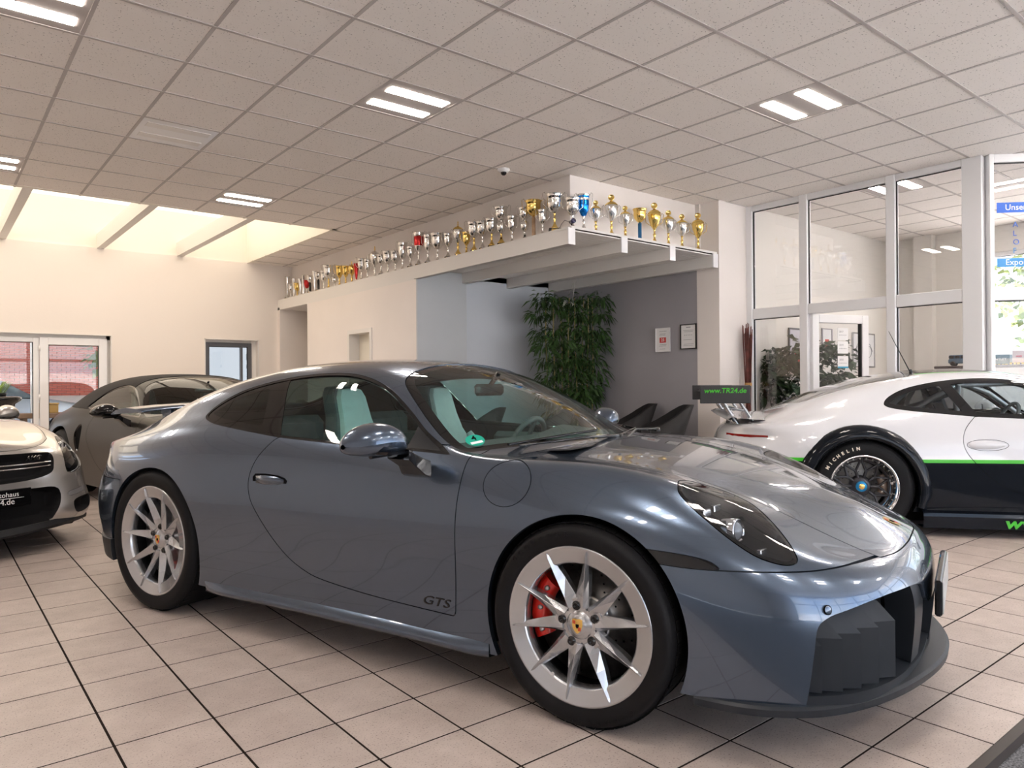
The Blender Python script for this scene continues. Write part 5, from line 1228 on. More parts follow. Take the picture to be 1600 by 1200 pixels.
for (dx, dz) in ((-.12, 1.42), (-.02, 1.40)): m.add([tuple(RHv*0+Vector((0, -.1, 1.72))), tuple(RHv*(dx-.02)+Vector((0, -.12, dz+.04))), tuple(RHv*(dx-.05)+Vector((0, -.12, dz-.06))), tuple(RHv*(dx+.012)+Vector((0, -.12, dz)))], [(1, 2, 3)]); m.tube([(0, -.1, 1.7), tuple(RHv*dx+Vector((0, -.12, dz+.02)))], .003, 4)
m.build('pale_twigs', mat('pale_dry_leaf', (.55, .55, .45), .6), bp)['kind'] = 'stuff'
MB().lathe([(0, 0), (.15, 0), (.19, .34), (.17, .34), (.16, .30), (0, .29)], 24, Matrix.Translation((0, 0, -.85))).build('pot', blackpl, bp)
# stick bundle by the pier
sb = empty('stick_bundle', (7.93, 5.13, 0), 0, 'tall bundle of reddish brown sticks tied with a band, beside the white pier', 'decoration')
m = MB()
for k in range(46):
    a = random.uniform(0, 2*pi); r0 = random.uniform(0, .035); r1 = r0*1.5+random.uniform(0, .045); a2 = a+random.uniform(-.3, .3)
    m.tube([(r0*cos(a), r0*sin(a), .01), (r0*.8*cos(a), r0*.8*sin(a), .9), (r1*cos(a2), r1*sin(a2)*.7, random.uniform(1.70, 1.90))], .005, 5, cap=False)
m.build('sticks', mat('red_brown_stick', (.13, .035, .025), .6, noise=(12, .5)), sb, fix=False)['kind'] = 'stuff'
MB().lathe([(.042, 1.12), (.044, 1.14), (.042, 1.16)], 20).build('band', mat('straw_band', (.50, .28, .10), .7), sb)
# office plant
op = empty('office_plant', (8.85, 4.86, 0), 0, 'large dark-leaved pot plant inside the office behind the glass', 'plant')
m = MB()
for k in range(60):
    q = random.uniform(-1, 1); z = random.uniform(.75, 1.62); r = .62*(1-((z-1.1)/.75)**2*.5)
    leaf_cluster(m, RHv*(q*r)+FHv*random.uniform(-.15, .15)*0+Vector((0, 0, z)), .16, 26, .13, .5, .30)
m.v = [(v[0], min(v[1], .30), v[2]) for v in m.v]; m.v = [(max(v[0], -.62), v[1], v[2]) for v in m.v]
m.build('leaves', mat('leaf_deep_green', (.018, .045, .014), .4, noise=(9, .5)), op, fix=False)['kind'] = 'stuff'
m = MB()
for k in range(5): m.tube([(0, 0, .4), (random.uniform(-.1, .1), random.uniform(-.06, .06), .8), (random.uniform(-.35, .35), random.uniform(-.1, .15), 1.35)], [.018, .013, .006], 6)
m.build('trunk', mat('bark_brown', (.12, .08, .05), .8), op)['kind'] = 'stuff'
MB().lathe([(0, 0), (.17, 0), (.21, .42), (.19, .42), (.18, .38), (0, .37)], 24).build('pot', mat('grey_planter', (.25, .25, .26), .6), op)

# ------------------------------------------------------------------ lounge chairs
black_le = mat('black_upholstery', (.014, .014, .016), .55, noise=(12, .2))
def chair(x, y, rz, lab):
    e = empty('lounge_chair', (x, y, 0), rz, lab, 'chair', 'black lounge chairs')
    m = MB(); P = []
    for a in np.linspace(-1.9, 1.9, 19):
        t = min(1, abs(a)/1.9); top = .90-.28*max(0, (t-.30)/.70)**.8; ex = .04 if t < .4 else 0
        P.append([(-cos(a)*(.29+.00)-.02, sin(a)*.33, .30), (-cos(a)*(.31)-.03, sin(a)*.35, .42), (-cos(a)*(.33+ex)-.04-.10*(1-t), sin(a)*.36, top), (-cos(a)*(.29+ex)-.03-.10*(1-t), sin(a)*.32, top), (-cos(a)*.26-.02, sin(a)*.29, .42), (-cos(a)*.26, sin(a)*.29, .34)])
    m.grid(np.array(P)); m.add(P[0], [tuple(range(6))]); m.add(P[-1], [tuple(range(6))[::-1]]); m.build('backrest', black_le, e, bev=0)
    m = MB().bbox(-.24, .30, -.27, .27, .30, .45, .035); m.build('seat', black_le, e)
    for sx, sy in ((.22, .22), (.22, -.22), (-.20, .2), (-.20, -.2)): MB().tube([(sx, sy, .30), (sx*1.15, sy*1.15, .0)], [.018, .011], 8).build('leg', seal_m, e)
    return e
chair(6.98, 6.42, radians(140), 'black lounge chair under the hanging bamboo, left of the two right of the windscreen')
chair(6.78, 5.70, radians(140), 'black lounge chair nearest the white pier, below the framed certificates')
chair(4.75, 6.75, radians(135), 'black lounge chair seen through the coupe windscreen, left one')
chair(5.30, 6.20, radians(135), 'black lounge chair seen through the coupe windscreen, right one')

# ------------------------------------------------------------------ office cabinet and what stands on it
cab = empty('sideboard', (11.5, 3.0, 0), 0, 'tall white sideboard with a dark top along the office back window', 'cabinet')
MB().bbox(-.22, .22, -1.6, 1.27, 0, 1.34, .004).build('carcass', white_fr, cab); MB().bbox(-.23, .23, -1.61, 1.28, 1.34, 1.375, .004).build('worktop', mat('dark_top', (.06, .04, .04), .4), cab)
for k in range(4): MB().bbox(-.238, -.222, -1.59+.715*k, -.885+.715*k, .06, 1.33, .003).build('door', white_fr, cab); MB().box(-.245, -.238, -1.0+.715*k, -.93+.715*k, .95, .96).build('handle', steel, cab)
tc_ = empty('toy_car', (11.45, 3.98, 1.376), radians(-82), 'blue boxy toy off-roader on the office sideboard', 'model car')
bl = mat('toy_blue', (.05, .12, .20), .3, coat=1)
MB().bbox(-.16, .16, -.07, .07, .035, .10, .012).build('toy_body', bl, tc_); MB().bbox(-.155, .07, -.062, .062, .10, .155, .012).build('toy_cabin', bl, tc_)
for s in (-1, 1):
    for k in range(3): MB().box(-.145+.072*k, -.09+.072*k, s*.0625-.001, s*.0625+.001, .108, .145).build('toy_window', glossbk, tc_)
    for x in (-.10, .10): MB().lathe([(0, -.012), (.030, -.012), (.034, -.006), (.034, .008), (.018, .010), (0, .008)], 18, Matrix.Translation((x, s*.072, .034)) @ Matrix.Rotation(pi/2, 4, 'X')).build('toy_wheel', rubber, tc_)
e = empty('shop_banner', (11.33, 3.55, 1.385), 0, 'dark green lettered box on the sideboard behind the corner window', 'box')
MB().bbox(-.05, .05, -.20, .13, 0, .13, .003).build('box', mat('dark_green_card', (.01, .075, .06), .5), e); text('box_lettering', 'BY BENTLEY', .045, paper, e, basis((-.052, -.04, .065), (0, -1, 0), (0, 0, 1)), depth=.0002)
e = empty('leaflet_stand', (11.33, 3.27, 1.385), 0, 'pale pinkish leaflet stand to the right of the green box', 'leaflet'); MB().bbox(-.02, .02, -.09, .06, 0, .18, .002).build('leaflet', mat('pale_pink_card', (.72, .60, .58), .6), e); MB().box(-.0215, -.02, -.05, .02, .09, .11).build('print', redp, e)
e = empty('yellow_trim_strip', (11.29, 3.2, 1.376), 0, 'yellow and black striped strip along the front edge of the sideboard', 'strip')
for k in range(34): MB().box(-.008, .008, .44-.045*k, .44-.045*k+(.028 if k % 3 else .036), 0, .028).build('yellow_block', mat('yellow_card', (.72, .52, .04), .5), e)
MB().box(-.006, .009, -1.06, .48, 0, .022).build('dark_strip', seal_m, e)
# ------------------------------------------------------------------ beside the terrace door
rs = empty('rim_table', (.72, 11.75, 0), 0, 'black stand made of stacked wheel rims with a small plant, beside the terrace window', 'table')
m = MB().lathe([(0, .60), (.20, .60), (.30, .62), (.31, .66), (.24, .70), (.22, .80), (.24, .95), (.31, 1.0), (.31, 1.04), (.28, 1.05), (0, 1.03)], 32); m.build('rim_barrel', glossbk, rs)
m = MB().lathe([(0, 0), (.30, 0), (.33, .06), (.33, .16), (.30, .22), (.31, .26), (.34, .32), (.34, .48), (.31, .56), (.2, .60), (0, .60)], 32); m.build('tyre_stack', rubber, rs)
e = empty('grass_plant', (.72, 11.75, 1.05), 0, 'small light green grassy plant standing on the black rim stand', 'plant'); m = MB()
for k in range(90):
    a = random.uniform(0, 2*pi); L = random.uniform(.12, .22); o = random.uniform(0, .12); p = Vector((o*cos(a), o*sin(a), .04)); q = p+Vector((cos(a)*L*.45, sin(a)*L*.45, L*.75)); r = q+Vector((cos(a)*L*.4, sin(a)*L*.4, -L*.15)); w = Vector((-sin(a), cos(a), 0))*.006
    m.add([p-w, p+w, q+w, q-w, r], [(0, 1, 2, 3), (3, 2, 4)])
m.build('blades', mat('grass_green', (.30, .45, .10), .5), e, fix=False)['kind'] = 'stuff'
MB().lathe([(0, 0), (.13, 0), (.15, .05), (.13, .05), (0, .04)], 20).build('dish', blackpl, e)
dk = empty('workbench', (2.1, 14.6, 0), 0, 'brown bench seen through the terrace door', 'table'); brn = mat('bench_brown', (.30, .19, .12), .5, noise=(6, .2))
MB().bbox(-.9, .8, -.3, .3, .66, .74, .01).build('bench_top', brn, dk)
for sx, sy in ((-.8, -.25), (.7, -.25), (-.8, .25), (.7, .25)): MB().box(sx-.03, sx+.03, sy-.03, sy+.03, 0, .66).build('leg', brn, dk)
MB().bbox(-.1, .75, -.15, .2, .74, .80, .01).build('bench_ledge', brn, dk)
e = empty('wooden_box', (1.62, 14.55, .745), .1, 'small yellow wooden box on the bench outside the terrace door', 'box'); MB().bbox(-.16, .16, -.1, .1, 0, .14, .006).build('box_body', mat('yellow_wood', (.60, .38, .12), .5), e); MB().bbox(-.17, .17, -.11, .11, .142, .165, .004).build('lid', mat('yellow_wood', (.60, .38, .12), .5), e)
# ------------------------------------------------------------------ outside
wall('ground_outside', [(-14, 40, 16.2, 60, -.1, -.02), (-14, 40, 13.25, 16.2, -.1, -.03), (12.2, 60, -30, 13.2, -.1, -.02), (-30, 12.2, -40, -5.25, -.1, -.02)], mat('concrete_outside', (.55, .55, .54), .9, noise=(4, .15)))
bk = empty('brick_building', (1.0, 27.0, 0), 0, 'red brick building with white joints outside the terrace window', 'building')
brick_m = mat('red_brick', (.52, .13, .085), .8, noise=(3, .25)); mortar = mat('pale_mortar', (.62, .55, .50), .9)
MB().box(-7, 7.5, .05, .5, 0, 6.0).build('mortar_wall', mortar, bk)
m = MB(); m.box(-.12, .12, .0, .06, 0, .066); bm_ = m.mesh('brick', brick_m); nb = 0; rest = MB()
for r in range(14, 50):
    for c in range(-4, 26):
        x = -1.2+c*.25+(.125 if r % 2 else 0); z = .9+(r-14)*.078+.04
        px, py, d_ = proj(x+1.0, 27.0, z); near = -10 < px < 170 and py > 530
        if near and nb < 298: link('brick', bm_, bk, (x, 0, z)); nb += 1
        else: rest.add([(a+x, b_, c2+z) for a, b_, c2 in m.v], m.f)
rest.build('far_bricks', brick_m, bk, fix=False)['kind'] = 'stuff'
MB().box(-7, 7.5, -.15, .6, 6.0, 6.2).build('eaves', white_sat, bk)
def tree(name, loc, h, r, lab, seed, m_=None, n=70, grp='trees outside'):
    random.seed(seed); e = empty(name, loc, 0, lab, 'tree', grp); mb = MB()
    for k in range(n):
        a = random.uniform(0, 2*pi); b_ = random.uniform(-1.1, 1.4); q = random.uniform(.3, 1)**.5
        leaf_cluster(mb, (r*q*cos(a)*cos(b_), r*q*sin(a)*cos(b_), h*.58+h*.42*q*sin(b_)), .75, 42, .34, .3, .35)
    mb.build('foliage', m_ or mat('tree_foliage', (.13, .17, .04), .6, noise=(1.5, .4)), e, fix=False)['kind'] = 'stuff'
    m = MB(); m.tube([(0, 0, 0), (.05, 0, h*.3), (0, .05, h*.7)], [.2, .16, .07], 8); m.build('trunk', mat('bark_brown', (.12, .08, .05), .8), e)
tree('broadleaf_tree', (32.5, 7.0, 0), 7.6, 3.2, 'yellow-green leafy tree outside the office corner window', 3)
tree('broadleaf_tree', (38, 1.0, 0), 7.5, 4.0, 'second leafy tree outside, hidden further right of the corner window', 4)
tree('broadleaf_tree', (6.0, 24, 0), 6.5, 2.4, 'green tree outside the terrace door right of the brick building', 5)
def parked(loc, rz, paint_, lab, L=4.5, grp=None):
    e = empty('parked_car', loc, rz, lab, 'car', grp)
    P = []
    for x, zb, zt, w in ((-2.2, .45, .75, .70), (-2.1, .25, .95, .84), (-1.4, .22, 1.0, .88), (0, .22, .98, .90), (1.3, .22, .92, .88), (2.0, .25, .78, .82), (2.2, .40, .62, .66)):
        P.append([(x, w*.97, zb), (x, w, (zb+zt)/2), (x, w*.93, zt-.06), (x, w*.75, zt), (x, 0, zt+.03), (x, -w*.75, zt), (x, -w*.93, zt-.06), (x, -w, (zb+zt)/2), (x, -w*.97, zb)])
    m = MB(); m.grid(np.array(P)); m.add(P[0], [tuple(range(9))]); m.add(P[-1], [tuple(range(9))[::-1]]); m.build('car_body', paint_, e)
    P = []
    for x, zt, w in ((-1.9, .95, .72), (-1.3, 1.38, .60), (-.2, 1.45, .60), (.4, 1.38, .60), (1.15, .93, .74)): P.append([(x, .76 if zt > 1 else w, .93), (x, w, zt-.03), (x, 0, zt), (x, -w, zt-.03), (x, -(.76 if zt > 1 else w), .93)])
    m = MB(); m.grid(np.array(P)); m.build('car_glasshouse', mat('parked_glass', (.10, .14, .17), .05, coat=1), e)
    m = MB(); m.grid(np.array([[(x, y, z+.012) for y in (-.56, 0, .56)] for x, z in ((-1.25, 1.385), (-.2, 1.452), (.35, 1.39))])); m.build('roof', paint_, e)
    for sx in (-1.35, 1.35):
        for s in (-1, 1): MB().lathe([(0, .0), (.2, 0), (.21, .02), (.31, .02), (.32, -.18)], 24, Matrix.Translation((sx, s*.86, .32)) @ Matrix.Rotation(-s*pi/2, 4, 'X')).build('wheel', rubber, e)
white_p = mat('white_car_paint', (.80, .80, .80), .3, coat=1)
parked((1.0, 22.0, 0), radians(8), mat('silver_blue_car_paint', (.45, .52, .60), .3, .5, coat=1), 'silver-blue car parked outside the terrace window')
parked((6.3, 20.0, 0), radians(-5), white_p, 'white car parked outside behind the terrace door')
parked((24.0, -1.5, 0), radians(80), white_p, 'white car parked outside the glazed front of the showroom')
wall('neighbour_house', [(-12, 26, -26, -20, 0, 2.0)], mat('pale_render', (.40, .40, .40), .9))
wall('rear_canopy_shade_roof', [(-14, 12, 13.3, 25.5, 3.6, 3.8)], white_sat)  # porch roof, added and extended back to keep sun and sky off the yard
for x in (-1.2, 1.75, 4.4): tag(MB().box(x-.07, x+.07, 17.4, 17.54, 0, 3.6).build('canopy_post', white_sat), kind='structure')
# ------------------------------------------------------------------ the other cars
def wheel_housings(c, spots, y1=.885, y0=.50):
    for (x, z, r) in spots:
        for s in (-1, 1):
            P = []
            for k in range(25):
                a = -.35+(pi+.7)*k/24; P.append([(x+r*cos(a), s*y1, z+r*sin(a)), (x+r*cos(a), s*y0, z+r*sin(a))])
            m = MB(); m.grid(np.array(P)); m.add([p[1] for p in P], [tuple(range(25))]); m.build('wheel_housing', gap_m, c)
def common_cuts(M, c, door=True):
    fD = field2([0, 2], DLO, SIDE(.45)); fW = field2([0, 1], WSs, lambda V: .80-V[:, 2], False)
    G, M = both(M, fD); W, M = both(M, fW)
    return fD, fW, G, W, M
def race_car(c):
    white = mat('race_white', (.66, .67, .70), .18, coat=1); bk = mat('race_black', (.005, .007, .011), .2, spec=.05, coat=.45); gr = mat('race_green', (.05, .50, .02), .3, coat=.5); carbon = mat('carbon_black', (.03, .03, .032), .4)
    M0 = body_surface(R_NET, su=12, sv=12)
    M = cut(M0, lambda V: -f_arch(V, .385, .40)); liner = M
    fD, fW, G, W, M = common_cuts(M, c)
    fR = field2([0, 1], RWs, lambda V: .80-V[:, 2], False)
    for f in (fD, fW, fR): liner = cut(liner, lambda V, f=f: -(f(V)+.012))
    l2 = offset(liner, -.014); link('inner_shell', mesh_np('inner_shell', l2[0], l2[2], gap_m, N=l2[1]), c)
    RG, M = both(M, fR)
    d = fD(G[0]); split_sides('window_border', cut(G, -d-.035), glossbk, c, .004, -.001); g = cut(G, d+.035)
    bp = lambda V: (V[:, 0]+1.62)+(V[:, 2]-.92)*.55
    fr, re = cut(g, lambda V: -(bp(V)-.045)), cut(g, lambda V: bp(V)+.045); pl = cut(cut(g, lambda V: bp(V)-.045), lambda V: -bp(V)-.045)
    split_sides('door_pillar', pl, glossbk, c, .004, -.001); clear = glass_thin('race_window', (.72, .78, .80)); grey = glass_thin('race_quarter_window', (.30, .31, .32))
    split_sides('door_window', fr, clear, c, 0, -.004); split_sides('quarter_window', re, grey, c, 0, -.004)
    d = fW(W[0]); part('windscreen_border', cut(W, -(d+.04)), frit, c, .004, -.003); part('windscreen', cut(W, d+.04), clear, c, 0, -.003)
    part('rear_window', RG, mat('smoked_rear_window', (.06, .06, .055), .12, coat=1), c, .004, -.002)
    fDo = field2([0, 2], DOOR, SIDE(.55)); Do, M = both(M, fDo, .0022)
    def livery(Mx, nm, two=True):
        zs = lambda V: V[:, 2]-.562
        up, lo = both(Mx, lambda V: -(zs(V))); st, up = both(up, lambda V: zs(V)-.028)
        return up, st, lo
    up, st, lo = livery(M, '')
    roof = lambda V: np.maximum(np.maximum(np.abs(V[:, 1])-.43, 1.10-V[:, 2]), -5.0)
    R_, up = both(up, roof); edge, R2 = both(R_, lambda V: .405-np.abs(V[:, 1]))
    part('roof_wrap', R2, mat('dark_roof_wrap', (.045, .043, .040), .25, spec=.2, coat=.5), c, 0); part('roof_stripe', edge, gr, c, 0)
    part('body_shell', up, white, c, .02); part('green_stripe', st, gr, c, 0); part('lower_body', lo, bk, c, .02)
    for s in (-1, 1):
        Ds = cut(Do, -s*Do[0][:, 1]); u2, s2, l2 = livery(Ds, ''); e = empty('door', (0, 0, 0), parent=c)
        part('door_upper', u2, white, e, .015); part('door_stripe', s2, gr, e, 0); part('door_lower', l2, bk, e, .015)
    # rear arch flare
    for s in (-1, 1):
        for (xc, R1, R2_, yo) in ((-2.435, .395, .500, .970), (.004, .385, .46, .945)):
            P = []
            for k in range(33):
                a = radians(-18+(216)*k/32); P_ = []
                for (t, y) in ((0, yo-.05), (.0, yo), (.25, yo+.012), (.7, yo-.02), (1, yo-.075), (1.02, yo-.11)):
                    r = R1+(R2_-R1)*t*(1 if sin(a) > -.1 else .8); P_.append((xc+r*cos(a), s*y, .35+r*sin(a)))
                P.append(P_)
            m = MB(); m.grid(np.array(P)); m.build('wheel_arch_flare', bk, c)
    # sill with lettering
    for s in (-1, 1):
        m = MB(); P = []
        for x in np.linspace(-2.02, -.40, 12): P.append([(x, s*.80, .07), (x, s*.955, .072), (x, s*.96, .16), (x, s*.955, .185), (x, s*.91, .20), (x, s*.87, .235)])
        m.grid(np.array(P), smooth=False); m.build('sill_panel', bk, c)
    text('sill_lettering', 'www.TR24.de', .115, gr, c, basis((-1.02, -.962, .120), (1, 0, 0), (0, 0, 1)) @ Matrix.Scale(1.35, 4, (1, 0, 0)), depth=.0008, shear=.2, bold=.003)
    for s in (-1, 1):
        y, n = nearest_surf(M0, -1.55, .70, s); m = MB(); P = []
        for (x, hz, d) in ((-1.68, .012, .0), (-1.65, .030, .012), (-1.57, .034, .018), (-1.48, .026, .014), (-1.42, .010, .0)):
            yy, _ = nearest_surf(M0, x, .70, s); P.append([(x, yy+s*(.0 if i in (0, 4) else d), .70+q*hz) for i, q in enumerate((1, .7, 0, -.7, -1))])
        m.grid(np.array(P)); m.build('door_handle', white, c); torus_m = MB()
        pts = [(-1.545+.145*cos(a), nearest_surf(M0, -1.545+.145*cos(a), .70+.042*sin(a), s)[0]+s*.001, .70+.042*sin(a)) for a in np.linspace(0, 2*pi, 28, endpoint=False)]
        torus_m.tube(pts, .0015, 4, closed=True); torus_m.build('handle_seam', gap_m, c)
        door_mirror(c, s, white)
    # tail lamps, rear wing
    for s in (-1, 1):
        m = MB(); P = []
        for x in np.linspace(-3.42, -3.12, 8):
            yy, _ = nearest_surf(M0, x, .74, s); P.append([(x, yy+s*.004, .755), (x, yy+s*.006, .738), (x, yy+s*.004, .715+.03*(x+3.42)/.30)])
        m.grid(np.array(P)); m.build('tail_lamp', red_lens, c)
    e = empty('race_wing', (0, 0, 0), parent=c)
    P = []
    for y in (-.80, 0, .80): P.append([(-3.62, y, 1.11), (-3.55, y, 1.145), (-3.42, y, 1.15), (-3.30, y, 1.125), (-3.42, y, 1.12), (-3.55, y, 1.115), (-3.62, y, 1.11)])
    m = MB(); m.grid(np.array(P)); m.build('wing_blade', carbon, e)
    for s in (-1, 1):
        MB().bbox(-3.66, -3.26, s*.81-.006, s*.81+.006, 1.02, 1.17, .004).build('wing_end_plate', carbon, e)
        m = MB()
        m.tube([(-3.50, s*.42, 1.11), (-3.32, s*.42, .82)], .022, 4); m.tube([(-3.36, s*.42, 1.11), (-3.20, s*.42, .86)], .015, 4); m.tube([(-3.44, s*.42, .98), (-3.27, s*.42, .95)], .014, 4); m.build('wing_upright', alloy, e)['kind'] = 'stuff'
    text('wing_lettering', 'www.TR24.de', .058, gr, e, basis((-3.46, -.8175, 1.125), (1, 0, 0), (0, 0, 1)), depth=.0005, shear=.15, bold=.001)
    m = MB(); P = []
    for y in np.linspace(-.56, .56, 13):
        a = abs(y)/.56; P.append([(-3.02-.05*a, y, .93-.06*a), (-3.25, y, .93-.05*a), (-3.48+.1*a*a, y, .955-.06*a), (-3.52+.1*a*a, y, .94-.06*a), (-3.42+.1*a*a, y, .88-.05*a)])
    m.grid(np.array(P)); m.build('ducktail', white, c)
    # cage and seat
    cage = mat('cage_silver', (.60, .62, .63), .35, .6)
    for i, pts in enumerate(([(-1.62, -.66, .25), (-1.66, -.60, 1.0), (-1.60, -.48, 1.19), (-1.60, .48, 1.19), (-1.66, .60, 1.0), (-1.62, .66, .25)], [(-1.62, -.50, 1.16), (-1.2, -.52, 1.17), (-.98, -.54, 1.08), (-.66, -.66, .86), (-.45, -.70, .5)], [(-1.62, .50, 1.16), (-1.2, .52, 1.17), (-.98, .54, 1.08), (-.66, .66, .86), (-.45, .70, .5)], [(-1.64, -.5, 1.15), (-2.5, -.50, .62)], [(-1.64, .5, 1.15), (-2.5, .50, .62)], [(-1.64, .5, 1.15), (-2.45, -.48, .66)], [(-1.64, -.5, 1.10), (-2.45, .48, .66)], [(-1.62, -.62, .9), (-.55, -.68, .62)])):
        MB().tube(pts, .022, 8).build('cage_tube', cage, c)
    MB().box(-1.9, -.2, -.8, .8, .2, .24).build('cabin_floor', matbk, c)
    bucket_seat(c, -1.10, .36, glossbk, trim_dk, 'racing_seat')
    e = empty('racing_wheel', (-.90, .36, .84), parent=c); e.rotation_euler = (0, radians(-65), 0); m = MB(); torus(m, (0, 0, 0), .16, .016, (1, 0, 0), (0, 1, 0)); m.build('wheel_rim_grip', trim_dk, e)
    MB().tube([(-1.9, -.30, 1.26), (-2.07, -.30, 1.62)], [.005, .002], 6).build('aerial', glossbk, c); MB().lathe([(0, 0), (.022, 0), (.006, .05)], 12, Matrix.Translation((-1.9, -.30, 1.245))).build('aerial_foot', glossbk, c)
    m = MB().bbox(-2.0, -1.86, -.62, -.60, .94, .975, .004); m.build('switch_panel', paper, c)
    MB().bbox(-3.3, .85, -.70, .70, .08, .20, .02).build('underbody', matbk, c)
    wheel_housings(c, ((0, .34, .40), (-2.44, .35, .42)))
    for s in (-1, 1):
        make_wheel(c, (0, s*.925, .345), s, .345, .240, .27, .03, 'race', doff=.07, cal=None)
        make_wheel(c, (-2.435, s*.945, .365), s, .365, .250, .32, .03, 'race', doff=.07, cal=(-20, 30) if s < 0 else None, cal_m=mat('brown_caliper', (.20, .15, .12), .4, .5), letters=[('MICHELIN', 150, .0, mat('tyre_lettering', (.75, .68, .55), .6))])
def cabriolet(c):
    pb = mat('black_olive_paint', (.018, .016, .012), .3, spec=.12, coat=.2); cloth = mat('black_soft_top', (.020, .018, .017), .85, bump=(200, .2, .001))
    M0 = body_surface(R_NET, su=10, sv=10)
    M = cut(M0, lambda V: -f_arch(V, .385, .40)); liner = M
    D2 = smooth_poly([(-.60, .876, 1), (-.811, .884), (-1.325, .900), (-1.762, .928), (-1.95, .95), (-1.93, 1.00), (-1.80, 1.09), (-1.62, 1.150), (-1.383, 1.18), (-1.245, 1.17), (-1.124, 1.14), (-1.024, 1.10), (-.895, 1.030), (-.77, .955)], 6)
    fD = field2([0, 2], D2, SIDE(.45)); fW = field2([0, 1], WSs, lambda V: .80-V[:, 2], False)
    for f in (fD, fW): liner = cut(liner, lambda V, f=f: -(f(V)+.012))
    l2 = offset(liner, -.014); link('inner_shell', mesh_np('inner_shell', l2[0], l2[2], gap_m, N=l2[1]), c)
    G, M = both(M, fD); W, M = both(M, fW)
    d = fD(G[0]); split_sides('window_trim', cut(G, -d-.012), glossbk, c, .004, -.001); split_sides('door_window', cut(G, d+.012), side_glass, c, 0, -.004)
    d = fW(W[0]); part('windscreen_border', cut(W, -(d+.05)), frit, c, .004, -.003); part('windscreen', cut(W, d+.05), screen_glass, c, 0, -.003)
    top = lambda V: np.maximum(np.maximum(.930+.02*np.clip(-V[:, 0]-1.6, 0, 1)-V[:, 2], V[:, 0]+1.17-.35*np.clip(1.22-V[:, 2], 0, .3)*0), -(V[:, 0]+2.72))
    ST, M = both(M, top, .001)
    part('soft_top', ST, cloth, c, .01, .004)
    fDo = field2([0, 2], DOOR, SIDE(.55)); Do, M = both(M, fDo, .0022); split_sides('door', Do, pb, c, .015)
    SC = smooth_poly([(-1.93, .78), (-1.86, .76), (-1.84, .66), (-1.87, .54), (-1.93, .50), (-1.99, .60), (-2.0, .70)], 5); fS = field2([0, 2], SC, SIDE(.5)); Sc, M = both(M, fS)
    for Q_ in (cut(Sc, Sc[0][:, 1]), cut(Sc, -Sc[0][:, 1])):
        V = Q_[0]-Q_[1]*(.05*np.clip(-fS(Q_[0])/.03, 0, 1))[:, None]; link('side_intake', mesh_np('side_intake', V, Q_[2], glossbk, N=vnorm(V, Q_[2])), c)
    fB = field2([0, 2], BUMP); Bu, M = both(M, fB, .0018); part('front_bumper', Bu, pb, c, .02)
    fHL = lambda V: np.maximum(poly_sd(hlp(V), HL), .1-V[:, 0]); L, M = both(M, fHL, .002); headlamps(c, L)
    fH = field2([0, 1], HOODs, lambda V: .45-V[:, 2], False); Hd, M = both(M, fH, .0022); part('bonnet', Hd, pb, c, .02)
    part('body_shell', M, pb, c, .02)
    for s in (-1, 1): door_mirror(c, s, glossbk)
    interior(c, mat('black_seat_leather', (.03, .03, .03), .5), trim_dk)
    wheel_housings(c, ((0, .34, .40), (-2.44, .35, .41)))
    for s in (-1, 1):
        make_wheel(c, (0, s*.905, .340), s, .340, .268, .245, .01, 'plain'); make_wheel(c, (-2.45, s*.905, .361), s, .350, .272, .305, .02, 'plain')
    MB().bbox(-3.3, .85, -.70, .70, .12, .20, .02).build('underbody', matbk, c)
SLN = [
 [(-.2,.89,.2),(0,.90,.2),(.25,.915,.2),(.47,.90,.19),(.66,.83,.18),(.80,.66,.17),(.87,.35,.17),(.89,0,.17)],
 [(-.2,.90,.30),(0,.915,.30),(.25,.93,.30),(.49,.92,.29),(.70,.85,.28),(.84,.66,.27),(.91,.35,.27),(.93,0,.27)],
 [(-.2,.91,.45),(0,.92,.45),(.25,.925,.44),(.47,.905,.43),(.66,.83,.42),(.805,.66,.41),(.88,.35,.41),(.90,0,.41)],
 [(-.2,.915,.6),(0,.925,.6),(.25,.92,.585),(.46,.895,.57),(.65,.81,.56),(.79,.64,.55),(.87,.34,.55),(.895,0,.55)],
 [(-.2,.90,.76),(0,.90,.76),(.22,.88,.745),(.43,.84,.715),(.60,.76,.68),(.74,.60,.665),(.83,.32,.665),(.86,0,.665)],
 [(-.2,.81,.88),(0,.79,.875),(.2,.76,.855),(.38,.71,.82),(.54,.64,.775),(.67,.52,.74),(.77,.28,.735),(.81,0,.74)],
 [(-.38,.745,.90),(-.14,.70,.905),(.1,.64,.885),(.28,.58,.855),(.44,.51,.82),(.57,.41,.79),(.68,.22,.785),(.72,0,.79)],
 [(-.5,.70,.91),(-.22,.62,.91),(.0,.56,.90),(.2,.5,.875),(.34,.42,.85),(.46,.31,.83),(.56,.16,.825),(.60,0,.825)],
 [(-.36,.42,.94),(-.14,.38,.935),(.04,.34,.92),(.2,.30,.90),(.31,.25,.88),(.40,.18,.865),(.46,.09,.86),(.48,0,.86)],
 [(-.28,0,.95),(-.12,0,.945),(.05,0,.935),(.17,0,.92),(.27,0,.905),(.34,0,.893),(.39,0,.887),(.41,0,.885)]]
